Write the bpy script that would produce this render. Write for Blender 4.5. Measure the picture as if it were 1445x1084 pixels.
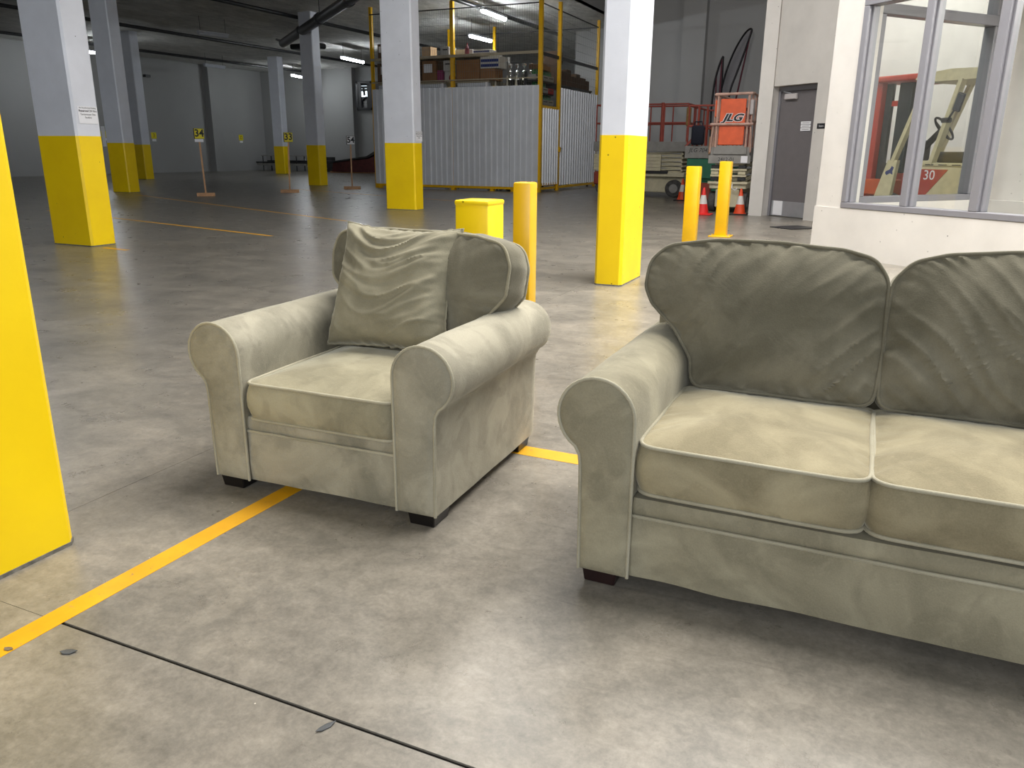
import bpy, bmesh, math, random
from mathutils import Vector, Matrix, noise
random.seed(7)
PI = math.pi
S = bpy.context.scene
COL = S.collection
for o in list(bpy.data.objects):
    bpy.data.objects.remove(o)

# ------------------------------------------------------------------ camera
EYE = 1.2
def make_camera():
    yaw, pitch, roll = math.radians(24.27), math.radians(16.557), math.radians(0.3985)
    f2 = Vector((-math.sin(yaw), math.cos(yaw), 0)); r2 = Vector((math.cos(yaw), math.sin(yaw), 0)); up = Vector((0, 0, 1))
    fwd = f2 * math.cos(pitch) - up * math.sin(pitch)
    u0 = f2 * math.sin(pitch) + up * math.cos(pitch)
    R = r2 * math.cos(roll) + u0 * math.sin(roll)
    U = u0 * math.cos(roll) - r2 * math.sin(roll)
    cd = bpy.data.cameras.new('camera'); cd.sensor_width = 36; cd.lens = 1107 / 1445 * 36
    cd.clip_start = 0.05; cd.clip_end = 300
    co = bpy.data.objects.new('camera', cd); COL.objects.link(co)
    m = Matrix((R, U, -fwd)).transposed().to_4x4(); m.translation = (0, 0, EYE)
    co.matrix_world = m
    S.camera = co
make_camera()

# ------------------------------------------------------------------ world, lights, exposure
S.view_settings.view_transform = 'Standard'
S.view_settings.look = 'None'
S.view_settings.gamma = 1
S.view_settings.use_curve_mapping = False
S.view_settings.exposure = 0.36
w = bpy.data.worlds.new('daylight'); S.world = w; w.use_nodes = True
w.node_tree.nodes['Background'].inputs['Color'].default_value = (0.78, 0.88, 1.0, 1)
w.node_tree.nodes['Background'].inputs['Strength'].default_value = 0.85
S.cycles.max_bounces = 8
S.cycles.diffuse_bounces = 5
S.cycles.glossy_bounces = 4
S.cycles.transparent_max_bounces = 12
S.cycles.sample_clamp_indirect = 6
S.cycles.caustics_reflective = False
S.cycles.caustics_refractive = False

def area(name, loc, target, sx, sy, power, color=(1, 1, 1)):
    l = bpy.data.lights.new(name, 'AREA'); l.shape = 'RECTANGLE'; l.size = sx; l.size_y = sy
    l.energy = power; l.color = color
    o = bpy.data.objects.new(name, l); COL.objects.link(o); o.location = loc
    d = Vector(target) - Vector(loc)
    o.rotation_euler = d.to_track_quat('-Z', 'Y').to_euler()
    return o
bhl = area('bay_high_light', (0.9, 6.2, 7.8), (0.9, 6.2, 0), 6.0, 6.5, 950, (1.0, 0.97, 0.92))
bhl.data.spread = math.radians(132)
area('far_bay_fill', (0.5, 19.0, 8.2), (-1.0, 19.0, 0), 4.0, 9.0, 230, (1.0, 0.98, 0.95))  # added fill, no fixture behind it: lifts the bay wall and scissor lifts
area('rear_daylight_fill', (0.5, -8.5, 4.0), (-3.5, 8.0, 1.0), 8.0, 4.5, 560, (0.92, 0.96, 1.0))  # added front fill standing in for daylight from behind; no rear door is built
area('office_light', (3.4, 10.2, 3.3), (3.4, 10.2, 0), 2.0, 2.0, 200, (1.0, 0.98, 0.95))
area('alcove_fill', (1.9, 15.6, 6.0), (1.9, 15.6, 0), 3.0, 3.0, 235, (1.0, 0.98, 0.95))  # unseen fill added to light the forklift nook
area('office_wash_fill', (-4.6, 9.4, 7.6), (-0.6, 13.0, 1.4), 2.5, 2.5, 330, (1.0, 0.97, 0.93))  # unseen fill added to brighten the office and door walls

# ------------------------------------------------------------------ materials
class NT:
    def __init__(s, name):
        s.m = bpy.data.materials.new(name); s.m.use_nodes = True
        s.t = s.m.node_tree; s.b = s.t.nodes['Principled BSDF']; s.out = s.t.nodes['Material Output']
    def n(s, kind, **kw):
        x = s.t.nodes.new(kind)
        for k, v in kw.items():
            if hasattr(x, k) and k not in x.inputs: setattr(x, k, v)
            else: x.inputs[k].default_value = v
        return x
    def l(s, a, b): s.t.links.new(a, b)
    def coord(s, scale=(1, 1, 1), rot=(0, 0, 0), kind='Object'):
        tc = s.n('ShaderNodeTexCoord'); mp = s.n('ShaderNodeMapping')
        mp.inputs['Scale'].default_value = scale; mp.inputs['Rotation'].default_value = rot
        s.l(tc.outputs[kind], mp.inputs['Vector']); return mp.outputs['Vector']
    def noise(s, vec, scale, detail=4, rough=0.55, dist=0.0):
        x = s.n('ShaderNodeTexNoise'); x.inputs['Scale'].default_value = scale
        x.inputs['Detail'].default_value = detail; x.inputs['Roughness'].default_value = rough
        x.inputs['Distortion'].default_value = dist
        s.l(vec, x.inputs['Vector']); return x.outputs['Fac']
    def ramp(s, fac, stops):
        x = s.n('ShaderNodeValToRGB'); e = x.color_ramp.elements
        while len(e) < len(stops): e.new(0.5)
        for i, (p, c) in enumerate(stops):
            e[i].position = p; e[i].color = (*c, 1) if len(c) == 3 else c
        s.l(fac, x.inputs['Fac']); return x.outputs['Color']
    def mix(s, fac, a, b, mode='MIX'):
        x = s.n('ShaderNodeMix'); x.data_type = 'RGBA'; x.blend_type = mode
        for sock, v in ((x.inputs[0], fac), (x.inputs[6], a), (x.inputs[7], b)):
            if hasattr(v, 'is_linked') or hasattr(v, 'links'): s.l(v, sock)
            elif isinstance(v, (int, float)): sock.default_value = v
            else: sock.default_value = (*v, 1)
        return x.outputs[2]
    def bump(s, h, strength, dist=0.01):
        x = s.n('ShaderNodeBump'); x.inputs['Strength'].default_value = strength; x.inputs['Distance'].default_value = dist
        s.l(h, x.inputs['Height']); s.l(x.outputs['Normal'], s.b.inputs['Normal']); return x

def lin(r, g, b):
    f = lambda c: (c / 255 / 12.92) if c / 255 <= 0.04045 else ((c / 255 + 0.055) / 1.055) ** 2.4
    return (f(r), f(g), f(b))

def plain(name, col, rough=0.6, metal=0.0, var=0.12, scale=6.0, bump=0.0, bscale=60.0, spec=0.5):
    t = NT(name); v = t.coord()
    c = t.noise(v, scale, 5)
    lo = tuple(x * (1 - var) for x in col); hi = tuple(min(1, x * (1 + var)) for x in col)
    t.l(t.ramp(c, [(0.3, lo), (0.7, hi)]), t.b.inputs['Base Color'])
    t.b.inputs['Roughness'].default_value = rough; t.b.inputs['Metallic'].default_value = metal
    t.b.inputs['Specular IOR Level'].default_value = spec
    if bump: t.bump(t.noise(v, bscale, 4), bump)
    return t.m

def emit(name, col, strength):
    t = NT(name)
    t.b.inputs['Base Color'].default_value = (*col, 1)
    t.b.inputs['Emission Color'].default_value = (*col, 1); t.b.inputs['Emission Strength'].default_value = strength
    return t.m

def velvet(name, dark, light, seed=0.0, stain=0.5):
    """crushed nap: broad tone drift, hand-brushed patches with crisp edges, faint water marks, fine pile"""
    t = NT(name); v = t.coord()
    mp = t.n('ShaderNodeMapping'); mp.inputs['Location'].default_value = (seed, seed * 0.7, seed * 1.3); t.l(v, mp.inputs['Vector']); v = mp.outputs['Vector']
    big = t.noise(v, 3.4, 4, 0.55, 0.8)
    med = t.noise(v, 6.0, 4, 0.5, 0.9)
    med2 = t.noise(v, 17.0, 4, 0.6, 2.2)
    fine = t.noise(v, 240, 2)
    base = t.ramp(big, [(0.34, dark), (0.64, light)])
    def patch(fac, lo, hi, amt, col, src):
        p = t.ramp(fac, [(lo, (0, 0, 0)), (hi, (1, 1, 1))])
        pm = t.n('ShaderNodeMath', operation='MULTIPLY'); t.l(p, pm.inputs[0]); pm.inputs[1].default_value = amt
        return t.mix(pm.outputs[0], src, col)
    c = patch(med, 0.49, 0.575, stain, tuple(x * 0.66 for x in dark), base)
    c = patch(med2, 0.55, 0.66, stain * 0.45, tuple(min(1, x * 1.16) for x in light), c)
    c = patch(t.noise(v, 4.2, 3, 0.5, 0.8), 0.52, 0.64, stain * 0.8, tuple(min(1, x * 1.12) for x in light), c)
    c = t.mix(0.14, c, t.ramp(fine, [(0.3, tuple(x * 0.7 for x in dark)), (0.7, light)]))
    t.l(c, t.b.inputs['Base Color'])
    t.b.inputs['Roughness'].default_value = 0.88; t.b.inputs['Specular IOR Level'].default_value = 0.18
    t.b.inputs['Sheen Weight'].default_value = 0.5; t.b.inputs['Sheen Roughness'].default_value = 0.32
    t.b.inputs['Sheen Tint'].default_value = (0.90, 0.86, 0.72, 1)
    a = t.n('ShaderNodeMath', operation='MULTIPLY_ADD'); t.l(t.noise(v, 14, 4, 0.6, 0.8), a.inputs[0]); a.inputs[1].default_value = 1.2; t.l(fine, a.inputs[2])
    t.bump(a.outputs[0], 0.2, 0.006)
    return t.m

V_BODY = velvet('velvet_sage', lin(122, 116, 97), lin(160, 153, 130), 0.0, 0.30)
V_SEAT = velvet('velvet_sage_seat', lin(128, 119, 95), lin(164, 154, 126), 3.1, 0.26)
V_BACK_SHADED = velvet('velvet_sage_back_shaded', lin(94, 90, 76), lin(122, 117, 101), 7.7, 0.2)  # overhead shade on the back cushions is mixed into this darker nap colour
V_PILL = velvet('velvet_sage_pillow', lin(118, 113, 95), lin(150, 144, 123), 5.2, 0.12)
V_CHAIR = velvet('velvet_sage_chair', lin(128, 124, 109), lin(166, 160, 142), 2.6, 0.34)
V_CSEAT = velvet('velvet_sage_chair_seat', lin(132, 126, 105), lin(166, 159, 135), 6.3, 0.30)
V_PIPE = velvet('velvet_piping', lin(148, 142, 122), lin(172, 166, 146), 1.0, 0.05)
BLACK_FOOT = plain('black_foot_wood', lin(17, 14, 15), 0.32, var=0.2)
WOOD_FOOT = plain('dark_foot_wood', lin(34, 18, 18), 0.35, var=0.2)
YEL = lin(255, 214, 2)

def painted(name, col, dirt=0.5):
    t = NT(name); v = t.coord(kind='Object')
    pits = t.n('ShaderNodeTexVoronoi'); pits.inputs['Scale'].default_value = 9.0; t.l(v, pits.inputs['Vector'])
    pit = t.ramp(pits.outputs['Distance'], [(0.05, (1, 1, 1)), (0.08, (0, 0, 0))])
    n = t.noise(v, 2.5, 6)
    mask = t.ramp(t.noise(v, 5.1, 2), [(0.50, (0, 0, 0)), (0.6, (1, 1, 1))])
    pmx = t.mix(1.0, pit, mask, 'MULTIPLY')
    base = t.ramp(n, [(0.3, tuple(x * 0.93 for x in col)), (0.7, tuple(min(1, x * 1.04) for x in col))])
    c = t.mix(pmx, base, tuple(x * 0.25 for x in col))
    t.l(c, t.b.inputs['Base Color']); t.b.inputs['Roughness'].default_value = 0.42
    inv = t.n('ShaderNodeMath', operation='MULTIPLY_ADD'); t.l(pmx, inv.inputs[0]); inv.inputs[1].default_value = -1.0; t.l(t.noise(v, 35, 4), inv.inputs[2])
    t.bump(inv.outputs[0], 0.12, 0.006)
    return t.m
M_YEL = painted('yellow_paint', YEL)
M_WHITE = painted('white_column_paint', lin(222, 225, 234))
M_WALL = plain('white_wall_paint', lin(150, 150, 149), 0.7, var=0.03, scale=0.8, bump=0.05)
M_BAYW = plain('bay_wall_paint', lin(186, 186, 186), 0.7, var=0.03, scale=0.8, bump=0.05)
M_OFFICE = painted('office_wall_paint', lin(212, 208, 203))
M_YPOST = plain('yellow_post_paint', lin(240, 186, 12), 0.35, var=0.06)
M_DARKGAP = plain('dark_gap', (0.012, 0.011, 0.01), 0.9)
M_BLACK = plain('black_metal', (0.02, 0.02, 0.022), 0.4)
M_RUBBER = plain('dusty_rubber', lin(70, 68, 66), 0.8, var=0.4, scale=14)
M_INK = plain('black_ink', (0.012, 0.012, 0.016), 0.6)
M_PAPER = plain('white_paper', lin(236, 236, 240), 0.7, var=0.02)
M_SIGN = plain('yellow_sign_face', lin(226, 210, 20), 0.5, var=0.03)
M_PINE = plain('raw_pine', lin(196, 152, 112), 0.6, var=0.18, scale=9)
M_STEEL = plain('galvanised_steel', lin(176, 180, 186), 0.38, 0.55, var=0.08, scale=3)
M_GREYFRAME = plain('grey_frame_paint', lin(128, 127, 133), 0.35, var=0.03)
M_DOOR = plain('grey_door_paint', lin(112, 108, 110), 0.45, var=0.05)
M_CARD = plain('brown_cardboard', lin(138, 102, 70), 0.8, var=0.12, scale=5)
M_CARDD = plain('dark_cardboard', lin(92, 72, 56), 0.85, var=0.18, scale=5)
M_CREAM = plain('cream_machine_paint', lin(196, 188, 160), 0.5, var=0.12, scale=7)
M_GREYM = plain('grey_machine_paint', lin(138, 136, 132), 0.55, var=0.15, scale=6)
M_RED = plain('faded_red_paint', lin(146, 62, 48), 0.5, var=0.15, scale=8)
M_GREEN = plain('green_machine_paint', lin(36, 104, 78), 0.5, var=0.12, scale=6)
M_CONEO = plain('orange_cone_rubber', lin(222, 74, 30), 0.5, var=0.08)
M_CONER = plain('red_cone_rubber', lin(222, 36, 32), 0.5, var=0.08)
M_WHITEP = plain('white_plastic', lin(206, 210, 218), 0.4, var=0.04)
M_CHROME = plain('polished_chrome', (0.85, 0.86, 0.88), 0.08, 1.0, var=0.02)
M_NAVY = plain('navy_cloth', lin(20, 24, 40), 0.8)

def concrete():
    t = NT('polished_concrete'); v = t.coord(kind='Object')
    a = t.noise(v, 0.9, 6, 0.62, 0.5)
    b = t.noise(v, 4.0, 9, 0.72, 0.15)
    c = t.noise(v, 70, 6, 0.75)
    st = t.coord((0.35, 2.2, 1), (0, 0, math.radians(25)))
    tr = t.noise(st, 1.6, 5, 0.6, 0.4)
    cl = t.noise(v, 2.3, 7, 0.66, 0.7)
    gr = t.noise(v, 19, 6, 0.72, 0.4)
    base = t.ramp(a, [(0.34, lin(108, 103, 95)), (0.66, lin(142, 136, 126))])
    base = t.mix(0.50, base, t.ramp(cl, [(0.34, lin(92, 88, 81)), (0.5, lin(126, 120, 110)), (0.68, lin(166, 158, 146))]))
    base = t.mix(0.30, base, t.ramp(b, [(0.28, lin(84, 79, 73)), (0.72, lin(158, 150, 139))]))
    base = t.mix(0.26, base, t.ramp(gr, [(0.3, lin(88, 84, 77)), (0.7, lin(162, 155, 143))]))
    base = t.mix(0.28, base, t.ramp(c, [(0.3, lin(72, 69, 64)), (0.7, lin(176, 168, 156))]))
    base = t.mix(0.24, base, t.ramp(tr, [(0.35, lin(90, 86, 79)), (0.65, lin(150, 144, 133))]))
    mul = t.ramp(cl, [(0.30, (0.74, 0.75, 0.75)), (0.5, (0.97, 0.97, 0.96)), (0.70, (1.20, 1.18, 1.15))])
    base = t.mix(0.8, base, mul, 'MULTIPLY')
    base = t.mix(0.7, base, t.ramp(gr, [(0.32, (0.80, 0.80, 0.80)), (0.68, (1.12, 1.12, 1.12))]), 'MULTIPLY')
    sv = t.coord((0.5, 9.0, 1), (0, 0, math.radians(-62)))
    scr = t.ramp(t.noise(sv, 3.0, 6, 0.7, 0.2), [(0.60, (1, 1, 1)), (0.68, (0.80, 0.80, 0.80))])
    base = t.mix(0.8, base, scr, 'MULTIPLY')
    # dark drips, grease spots and pale chips
    sp = t.n('ShaderNodeTexVoronoi'); sp.inputs['Scale'].default_value = 5.0; t.l(v, sp.inputs['Vector'])
    spm = t.mix(1.0, t.ramp(sp.outputs['Distance'], [(0.03, (1, 1, 1)), (0.10, (0, 0, 0))]), t.ramp(t.noise(v, 2.2, 2), [(0.56, (0, 0, 0)), (0.66, (0.7, 0.7, 0.7))]), 'MULTIPLY')
    base = t.mix(spm, base, lin(84, 77, 70))
    s2 = t.n('ShaderNodeTexVoronoi'); s2.inputs['Scale'].default_value = 13.0; t.l(v, s2.inputs['Vector'])
    s2m = t.mix(1.0, t.ramp(s2.outputs['Distance'], [(0.018, (1, 1, 1)), (0.035, (0, 0, 0))]), t.ramp(t.noise(v, 6.0, 2), [(0.52, (0, 0, 0)), (0.56, (1, 1, 1))]), 'MULTIPLY')
    base = t.mix(s2m, base, lin(206, 198, 184))
    # slab colour turns darker deeper into the parkade
    sx = t.n('ShaderNodeSeparateXYZ'); t.l(v, sx.inputs[0])
    ad = t.n('ShaderNodeMath', operation='MULTIPLY_ADD'); t.l(sx.outputs['X'], ad.inputs[0]); ad.inputs[1].default_value = -1.0; 
    nb = t.n('ShaderNodeMath', operation='MULTIPLY'); t.l(t.noise(v, 0.5, 4), nb.inputs[0]); nb.inputs[1].default_value = 3.0
    t.l(nb.outputs[0], ad.inputs[2])
    deep_tone = t.n('ShaderNodeMapRange'); t.l(ad.outputs[0], deep_tone.inputs['Value']); deep_tone.inputs['From Min'].default_value = 3.6; deep_tone.inputs['From Max'].default_value = 6.4
    deep_tone.inputs['To Min'].default_value = 0.0; deep_tone.inputs['To Max'].default_value = 1.0
    base = t.mix(deep_tone.outputs[0], base, t.mix(0.42, base, lin(60, 60, 59)))
    t.l(base, t.b.inputs['Base Color'])
    r = t.n('ShaderNodeMapRange'); t.l(b, r.inputs['Value']); r.inputs['From Min'].default_value = 0.3; r.inputs['From Max'].default_value = 0.7
    r.inputs['To Min'].default_value = 0.25; r.inputs['To Max'].default_value = 0.36
    t.l(r.outputs[0], t.b.inputs['Roughness'])
    t.b.inputs['Specular IOR Level'].default_value = 0.45
    h = t.n('ShaderNodeMath', operation='MULTIPLY_ADD'); t.l(c, h.inputs[0]); h.inputs[1].default_value = 0.4; t.l(tr, h.inputs[2])
    t.bump(h.outputs[0], 0.045, 0.01)
    return t.m
M_FLOOR = concrete()

def line_paint():
    t = NT('worn_yellow_line'); v = t.coord(kind='Object')
    n = t.noise(v, 26, 7, 0.75)
    c = t.ramp(t.noise(v, 5, 5), [(0.3, lin(204, 146, 12)), (0.7, lin(222, 166, 26))])
    t.l(t.mix(t.ramp(n, [(0.60, (0, 0, 0)), (0.66, (0.8, 0.8, 0.8))]), c, lin(140, 120, 84)), t.b.inputs['Base Color'])
    t.b.inputs['Roughness'].default_value = 0.5
    return t.m
M_LINE = line_paint()

def spray_ceiling():
    t = NT('sprayed_insulation'); v = t.coord((1, 0.45, 1), kind='Object')
    n = t.noise(v, 3.2, 8, 0.7, 0.6)
    t.l(t.ramp(n, [(0.3, lin(186, 186, 183)), (0.7, lin(240, 239, 235))]), t.b.inputs['Base Color'])
    t.b.inputs['Roughness'].default_value = 0.9
    t.bump(n, 0.8, 0.10)
    return t.m
M_CEIL = spray_ceiling()

def glass(name, tint=(0.97, 0.985, 0.98), refl=0.06):
    t = NT(name); t.t.nodes.remove(t.b)
    tr = t.n('ShaderNodeBsdfTransparent'); tr.inputs['Color'].default_value = (*tint, 1)
    gl = t.n('ShaderNodeBsdfGlossy'); gl.inputs['Roughness'].default_value = 0.02
    lw = t.n('ShaderNodeLayerWeight'); lw.inputs['Blend'].default_value = 0.5
    pw = t.n('ShaderNodeMath', operation='POWER'); t.l(lw.outputs['Facing'], pw.inputs[0]); pw.inputs[1].default_value = 4.0
    fr = t.n('ShaderNodeMath', operation='MULTIPLY_ADD'); t.l(pw.outputs[0], fr.inputs[0]); fr.inputs[1].default_value = 0.35; fr.inputs[2].default_value = refl * 0.6
    mx = t.n('ShaderNodeMixShader'); t.l(fr.outputs[0], mx.inputs[0]); t.l(tr.outputs[0], mx.inputs[1]); t.l(gl.outputs[0], mx.inputs[2])
    t.l(mx.outputs[0], t.out.inputs['Surface']); return t.m
M_GLASS = glass('window_glass')
M_TUBE = emit('fluorescent_tube', (0.92, 0.97, 1.0), 72)
M_SKYLIT = emit('daylight_behind_fan', (0.8, 0.92, 1.0), 3.0)

# ------------------------------------------------------------------ mesh helpers
class MB:
    def __init__(s): s.bm = bmesh.new()
    def face(s, pts):
        return s.bm.faces.new([s.bm.verts.new(p) for p in pts])
    def box(s, c, d, M=None, bevel=0.0, seg=1, taper=None):
        r = bmesh.ops.create_cube(s.bm, size=1.0); vs = r['verts']
        for v in vs:
            if taper and v.co.z < 0: v.co.x *= taper; v.co.y *= taper
            v.co = Vector((v.co.x * d[0], v.co.y * d[1], v.co.z * d[2]))
        if bevel:
            es = list({e for v in vs for e in v.link_edges})
            r = bmesh.ops.bevel(s.bm, geom=vs + es, offset=bevel, segments=seg, affect='EDGES', profile=0.5, clamp_overlap=True)
            vs = list({v for f in r['faces'] for v in f.verts} | {v for v in vs if v.is_valid})
        for v in vs:
            co = v.co + Vector(c)
            v.co = (M @ co) if M else co
        return s
    def bb(s, lo, hi, bevel=0.0, M=None, seg=1):
        lo = Vector(lo); hi = Vector(hi)
        return s.box((lo + hi) / 2, hi - lo, M, bevel, seg)
    def tube(s, pts, r, n=8, closed=False, radii=None):
        pts = [Vector(p) for p in pts]; N = len(pts); rings = []; ref = None
        for i, p in enumerate(pts):
            if closed: d = pts[(i + 1) % N] - pts[i - 1]
            else: d = pts[min(i + 1, N - 1)] - pts[max(i - 1, 0)]
            d = d.normalized() if d.length > 1e-9 else Vector((0, 0, 1))
            if ref is None:
                ref = d.orthogonal().normalized()
            ref = (ref - d * ref.dot(d))
            ref = ref.normalized() if ref.length > 1e-6 else d.orthogonal().normalized()
            b = d.cross(ref); rr = radii[i] if radii else r
            rings.append([s.bm.verts.new(p + (ref * math.cos(a) + b * math.sin(a)) * rr) for a in (2 * PI * k / n for k in range(n))])
        m = N if closed else N - 1
        for i in range(m):
            A, B = rings[i], rings[(i + 1) % N]
            off = 0
            if closed and i == N - 1:
                off = min(range(n), key=lambda q: sum((A[k].co - B[(k + q) % n].co).length for k in range(n)))
            for k in range(n):
                s.bm.faces.new((A[k], A[(k + 1) % n], B[(k + 1 + off) % n], B[(k + off) % n]))
        if not closed:
            s.bm.faces.new(rings[0][::-1]); s.bm.faces.new(rings[-1])
        return s
    def cyl(s, a, b, r, n=16, r2=None):
        return s.tube([a, b], r, n, radii=[r, r if r2 is None else r2])
    def bar(s, a, b, w, h=None):
        a = Vector(a); b = Vector(b); d = (b - a); L = d.length
        q = d.to_track_quat('X', 'Z').to_matrix().to_4x4(); q.translation = (a + b) / 2
        return s.box((0, 0, 0), (L, w, h or w), q)
    def prism(s, poly, a, b, fn):
        A = [s.bm.verts.new(fn(x, y, a)) for x, y in poly]; B = [s.bm.verts.new(fn(x, y, b)) for x, y in poly]
        n = len(poly)
        for i in range(n): s.bm.faces.new((A[i], A[(i + 1) % n], B[(i + 1) % n], B[i]))
        s.bm.faces.new(A[::-1]); s.bm.faces.new(B); return s
    def lathe(s, prof, n=20, M=None):
        rings = []
        for r, z in prof:
            ring = []
            for k in range(n):
                p = Vector((r * math.cos(2 * PI * k / n), r * math.sin(2 * PI * k / n), z))
                ring.append(s.bm.verts.new(M @ p if M else p))
            rings.append(ring)
        for i in range(len(rings) - 1):
            for k in range(n): s.bm.faces.new((rings[i][k], rings[i][(k + 1) % n], rings[i + 1][(k + 1) % n], rings[i + 1][k]))
        s.bm.faces.new(rings[0][::-1]); s.bm.faces.new(rings[-1]); return s
    def build(s, name, mat, parent=None, smooth=None):
        bmesh.ops.recalc_face_normals(s.bm, faces=s.bm.faces[:])
        me = bpy.data.meshes.new(name); s.bm.to_mesh(me); s.bm.free()
        me.materials.append(mat)
        if smooth is not None:
            me.polygons.foreach_set('use_smooth', [True] * len(me.polygons))
            me.set_sharp_from_angle(angle=math.radians(smooth))
        o = bpy.data.objects.new(name, me); COL.objects.link(o)
        if parent: o.parent = parent
        return o

def thing(name, label, cat, loc=(0, 0, 0), rotz=0.0, group=None):
    o = bpy.data.objects.new(name, None); COL.objects.link(o); o.empty_display_size = 0.1
    o.location = loc; o.rotation_euler = (0, 0, rotz); o['label'] = label; o['category'] = cat
    if group: o['group'] = group
    return o
def tag(o, label, cat, group=None):
    o['label'] = label; o['category'] = cat
    if group: o['group'] = group
    return o
def struct(o): o['kind'] = 'structure'; return o
def stuff(o): o['kind'] = 'stuff'; return o
def plab(o, label): o['label'] = label; return o
def copy_tree(o, parent=None):
    c = o.copy(); COL.objects.link(c); c.parent = parent
    for ch in list(o.children): copy_tree(ch, c)
    return c

def lettering(txt, size, M, mat, parent=None, name='lettering', shear=0.0, depth=0.0012, align='CENTER', sx=1.0, bold=0.0):
    cu = bpy.data.curves.new('font_curve', 'FONT'); cu.body = txt; cu.size = size; cu.align_x = align; cu.align_y = 'CENTER'
    cu.extrude = depth / 2; cu.shear = shear; cu.offset = bold; cu.resolution_u = 3
    tmp = bpy.data.objects.new('font_tmp', cu); COL.objects.link(tmp)
    dg = bpy.context.evaluated_depsgraph_get(); dg.update()
    me = bpy.data.meshes.new_from_object(tmp.evaluated_get(dg))
    bpy.data.objects.remove(tmp); bpy.data.curves.remove(cu)
    me.transform(M @ Matrix.Diagonal((sx, 1, 1, 1))); me.materials.clear(); me.materials.append(mat)
    o = bpy.data.objects.new(name, me); COL.objects.link(o)
    if parent: o.parent = parent
    return o
def facing(right, loc, up=(0, 0, 1)):
    """matrix whose X runs along right, Y up, Z out of the sign"""
    r = Vector(right).normalized(); u = Vector(up).normalized(); n = r.cross(u)
    m = Matrix((r, u, n)).transposed().to_4x4(); m.translation = Vector(loc); return m

# office axes (its walls stand askew to the column grid)
WD = Vector((-0.769, 0.639, 0)).normalized()
PD = Vector((WD.y, -WD.x, 0))
OC = Vector((-0.672, 10.62, 0))
QC = Vector((-1.0, 15.6, 0))
def O_(t, s, z): return OC + WD * t + PD * s + Vector((0, 0, z))
def Q_(t, s, z): return QC + WD * t + PD * s + Vector((0, 0, z))
def wbox(mb, fn, lo, hi, bevel=0.0):
    M = Matrix((WD, PD, Vector((0, 0, 1)))).transposed().to_4x4(); M.translation = fn(0, 0, 0)
    return mb.bb(lo, hi, bevel, M)

# ------------------------------------------------------------------ floor slabs, joints, painted lines
floor = struct(MB().bb((-34.5, -12, -0.30), (12, 40, -0.006)).build('floor', M_DARKGAP))
def slab(x0, x1, y0, y1):
    return MB().bb((x0, y0, -0.2), (x1, y1, 0)).build('slab', M_FLOOR, floor)
G = 0.005
JX, JY = -1.87, 1.155
slab(-34.4, JX - 0.53, 0.9, 39.9)
slab(JX - 0.528, JX + 0, JY - 0.0, 39.9)
slab(JX - 0.528, JX + 0, 0.9, JY - 0.0015)
slab(-34.4, JX, -11.9, 0.899)
slab(JX, 11.9, JY + G, 39.9)
slab(JX, 11.9, -11.9, JY - G)
def painted_line(a, b, wd):
    a = Vector(a); b = Vector(b); d = (b - a).normalized(); q = Vector((-d.y, d.x)) * wd / 2
    m = MB(); m.prism([tuple(a + q), tuple(b + q), tuple(b - q), tuple(a - q)], 0.0, 0.0012, lambda x, y, z: (x, y, z))
    return m.build('painted_line', M_LINE, floor)
painted_line((-1.90, -1.0), (-1.816, 2.70), 0.074)
painted_line((-1.45, 2.815), (6.0, 2.78), 0.096)
painted_line((-15.0, 10.72), (-7.88, 9.0), 0.07)
painted_line((-18.0, 15.5), (-8.4, 11.55), 0.07)
painted_line((-8.75, 6.93), (-8.28, 6.88), 0.08)
painted_line((-16.5, 20.2), (-8.0, 17.0), 0.07)

# little things lying on the slab
def leaf(x, y, l, wd, rz, label, mat):
    m = MB(); pts = [(-0.5, 0), (-0.25, 0.38), (0.1, 0.5), (0.5, 0.05), (0.15, -0.42), (-0.25, -0.4)]
    m.prism([(px * l, py * wd) for px, py in pts], 0, 0.0015, lambda a, b, z: (a, b, z + 0.006 * abs(a) / l))
    o = m.build('leaf', mat); o.location = (x, y, 0.0005); o.rotation_euler = (0, 0, rz)
    return tag(o, label, 'leaf')
M_LEAF = plain('dry_dark_leaf', lin(72, 74, 76), 0.7)
M_LEAFB = plain('dry_brown_leaf', lin(112, 98, 76), 0.7)
leaf(-1.685, 1.075, 0.042, 0.022, 0.5, 'broad dark grey leaf just below the painted yellow line', M_LEAF)
leaf(-0.944, 1.127, 0.05, 0.016, 1.15, 'narrow dark grey leaf beside the long saw-cut joint', M_LEAF)
leaf(-1.83, 1.02, 0.026, 0.016, 0.2, 'small brown leaf touching the edge of the yellow line', M_LEAFB)

# ------------------------------------------------------------------ walls and ceilings
HC, HT = 5.5, 8.6
struct(MB().bb((-34.2, -12, 0), (-33.6, 39.2, HC)).build('wall_left', M_WALL))
struct(MB().bb((-33.6, 38.5, 0), (-11.0, 39.2, HC)).build('wall_back', M_WALL))
struct(MB().bb((-11.0, 30.0, 0), (9.5, 39.2, HT)).build('wall_back_bay', M_BAYW))
struct(MB().bb((9.5, 9.5, 0), (10.1, 30.0, HT)).build('wall_right', M_WALL))
struct(MB().bb((-34.2, -12.6, 0), (10.1, -12, HT)).build('wall_rear', M_WALL))
struct(MB().bb((-34.2, -12, HC), (-8.7, 39.2, HC + 0.4)).build('ceiling_parkade', M_CEIL))
struct(MB().bb((-8.9, -12, HC), (-8.7, 30.0, HT)).build('wall_fascia', M_WALL))
struct(MB().bb((-8.9, -12.6, HT), (10.1, 30.2, HT + 0.3)).build('ceiling_bay', M_WALL))
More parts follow.
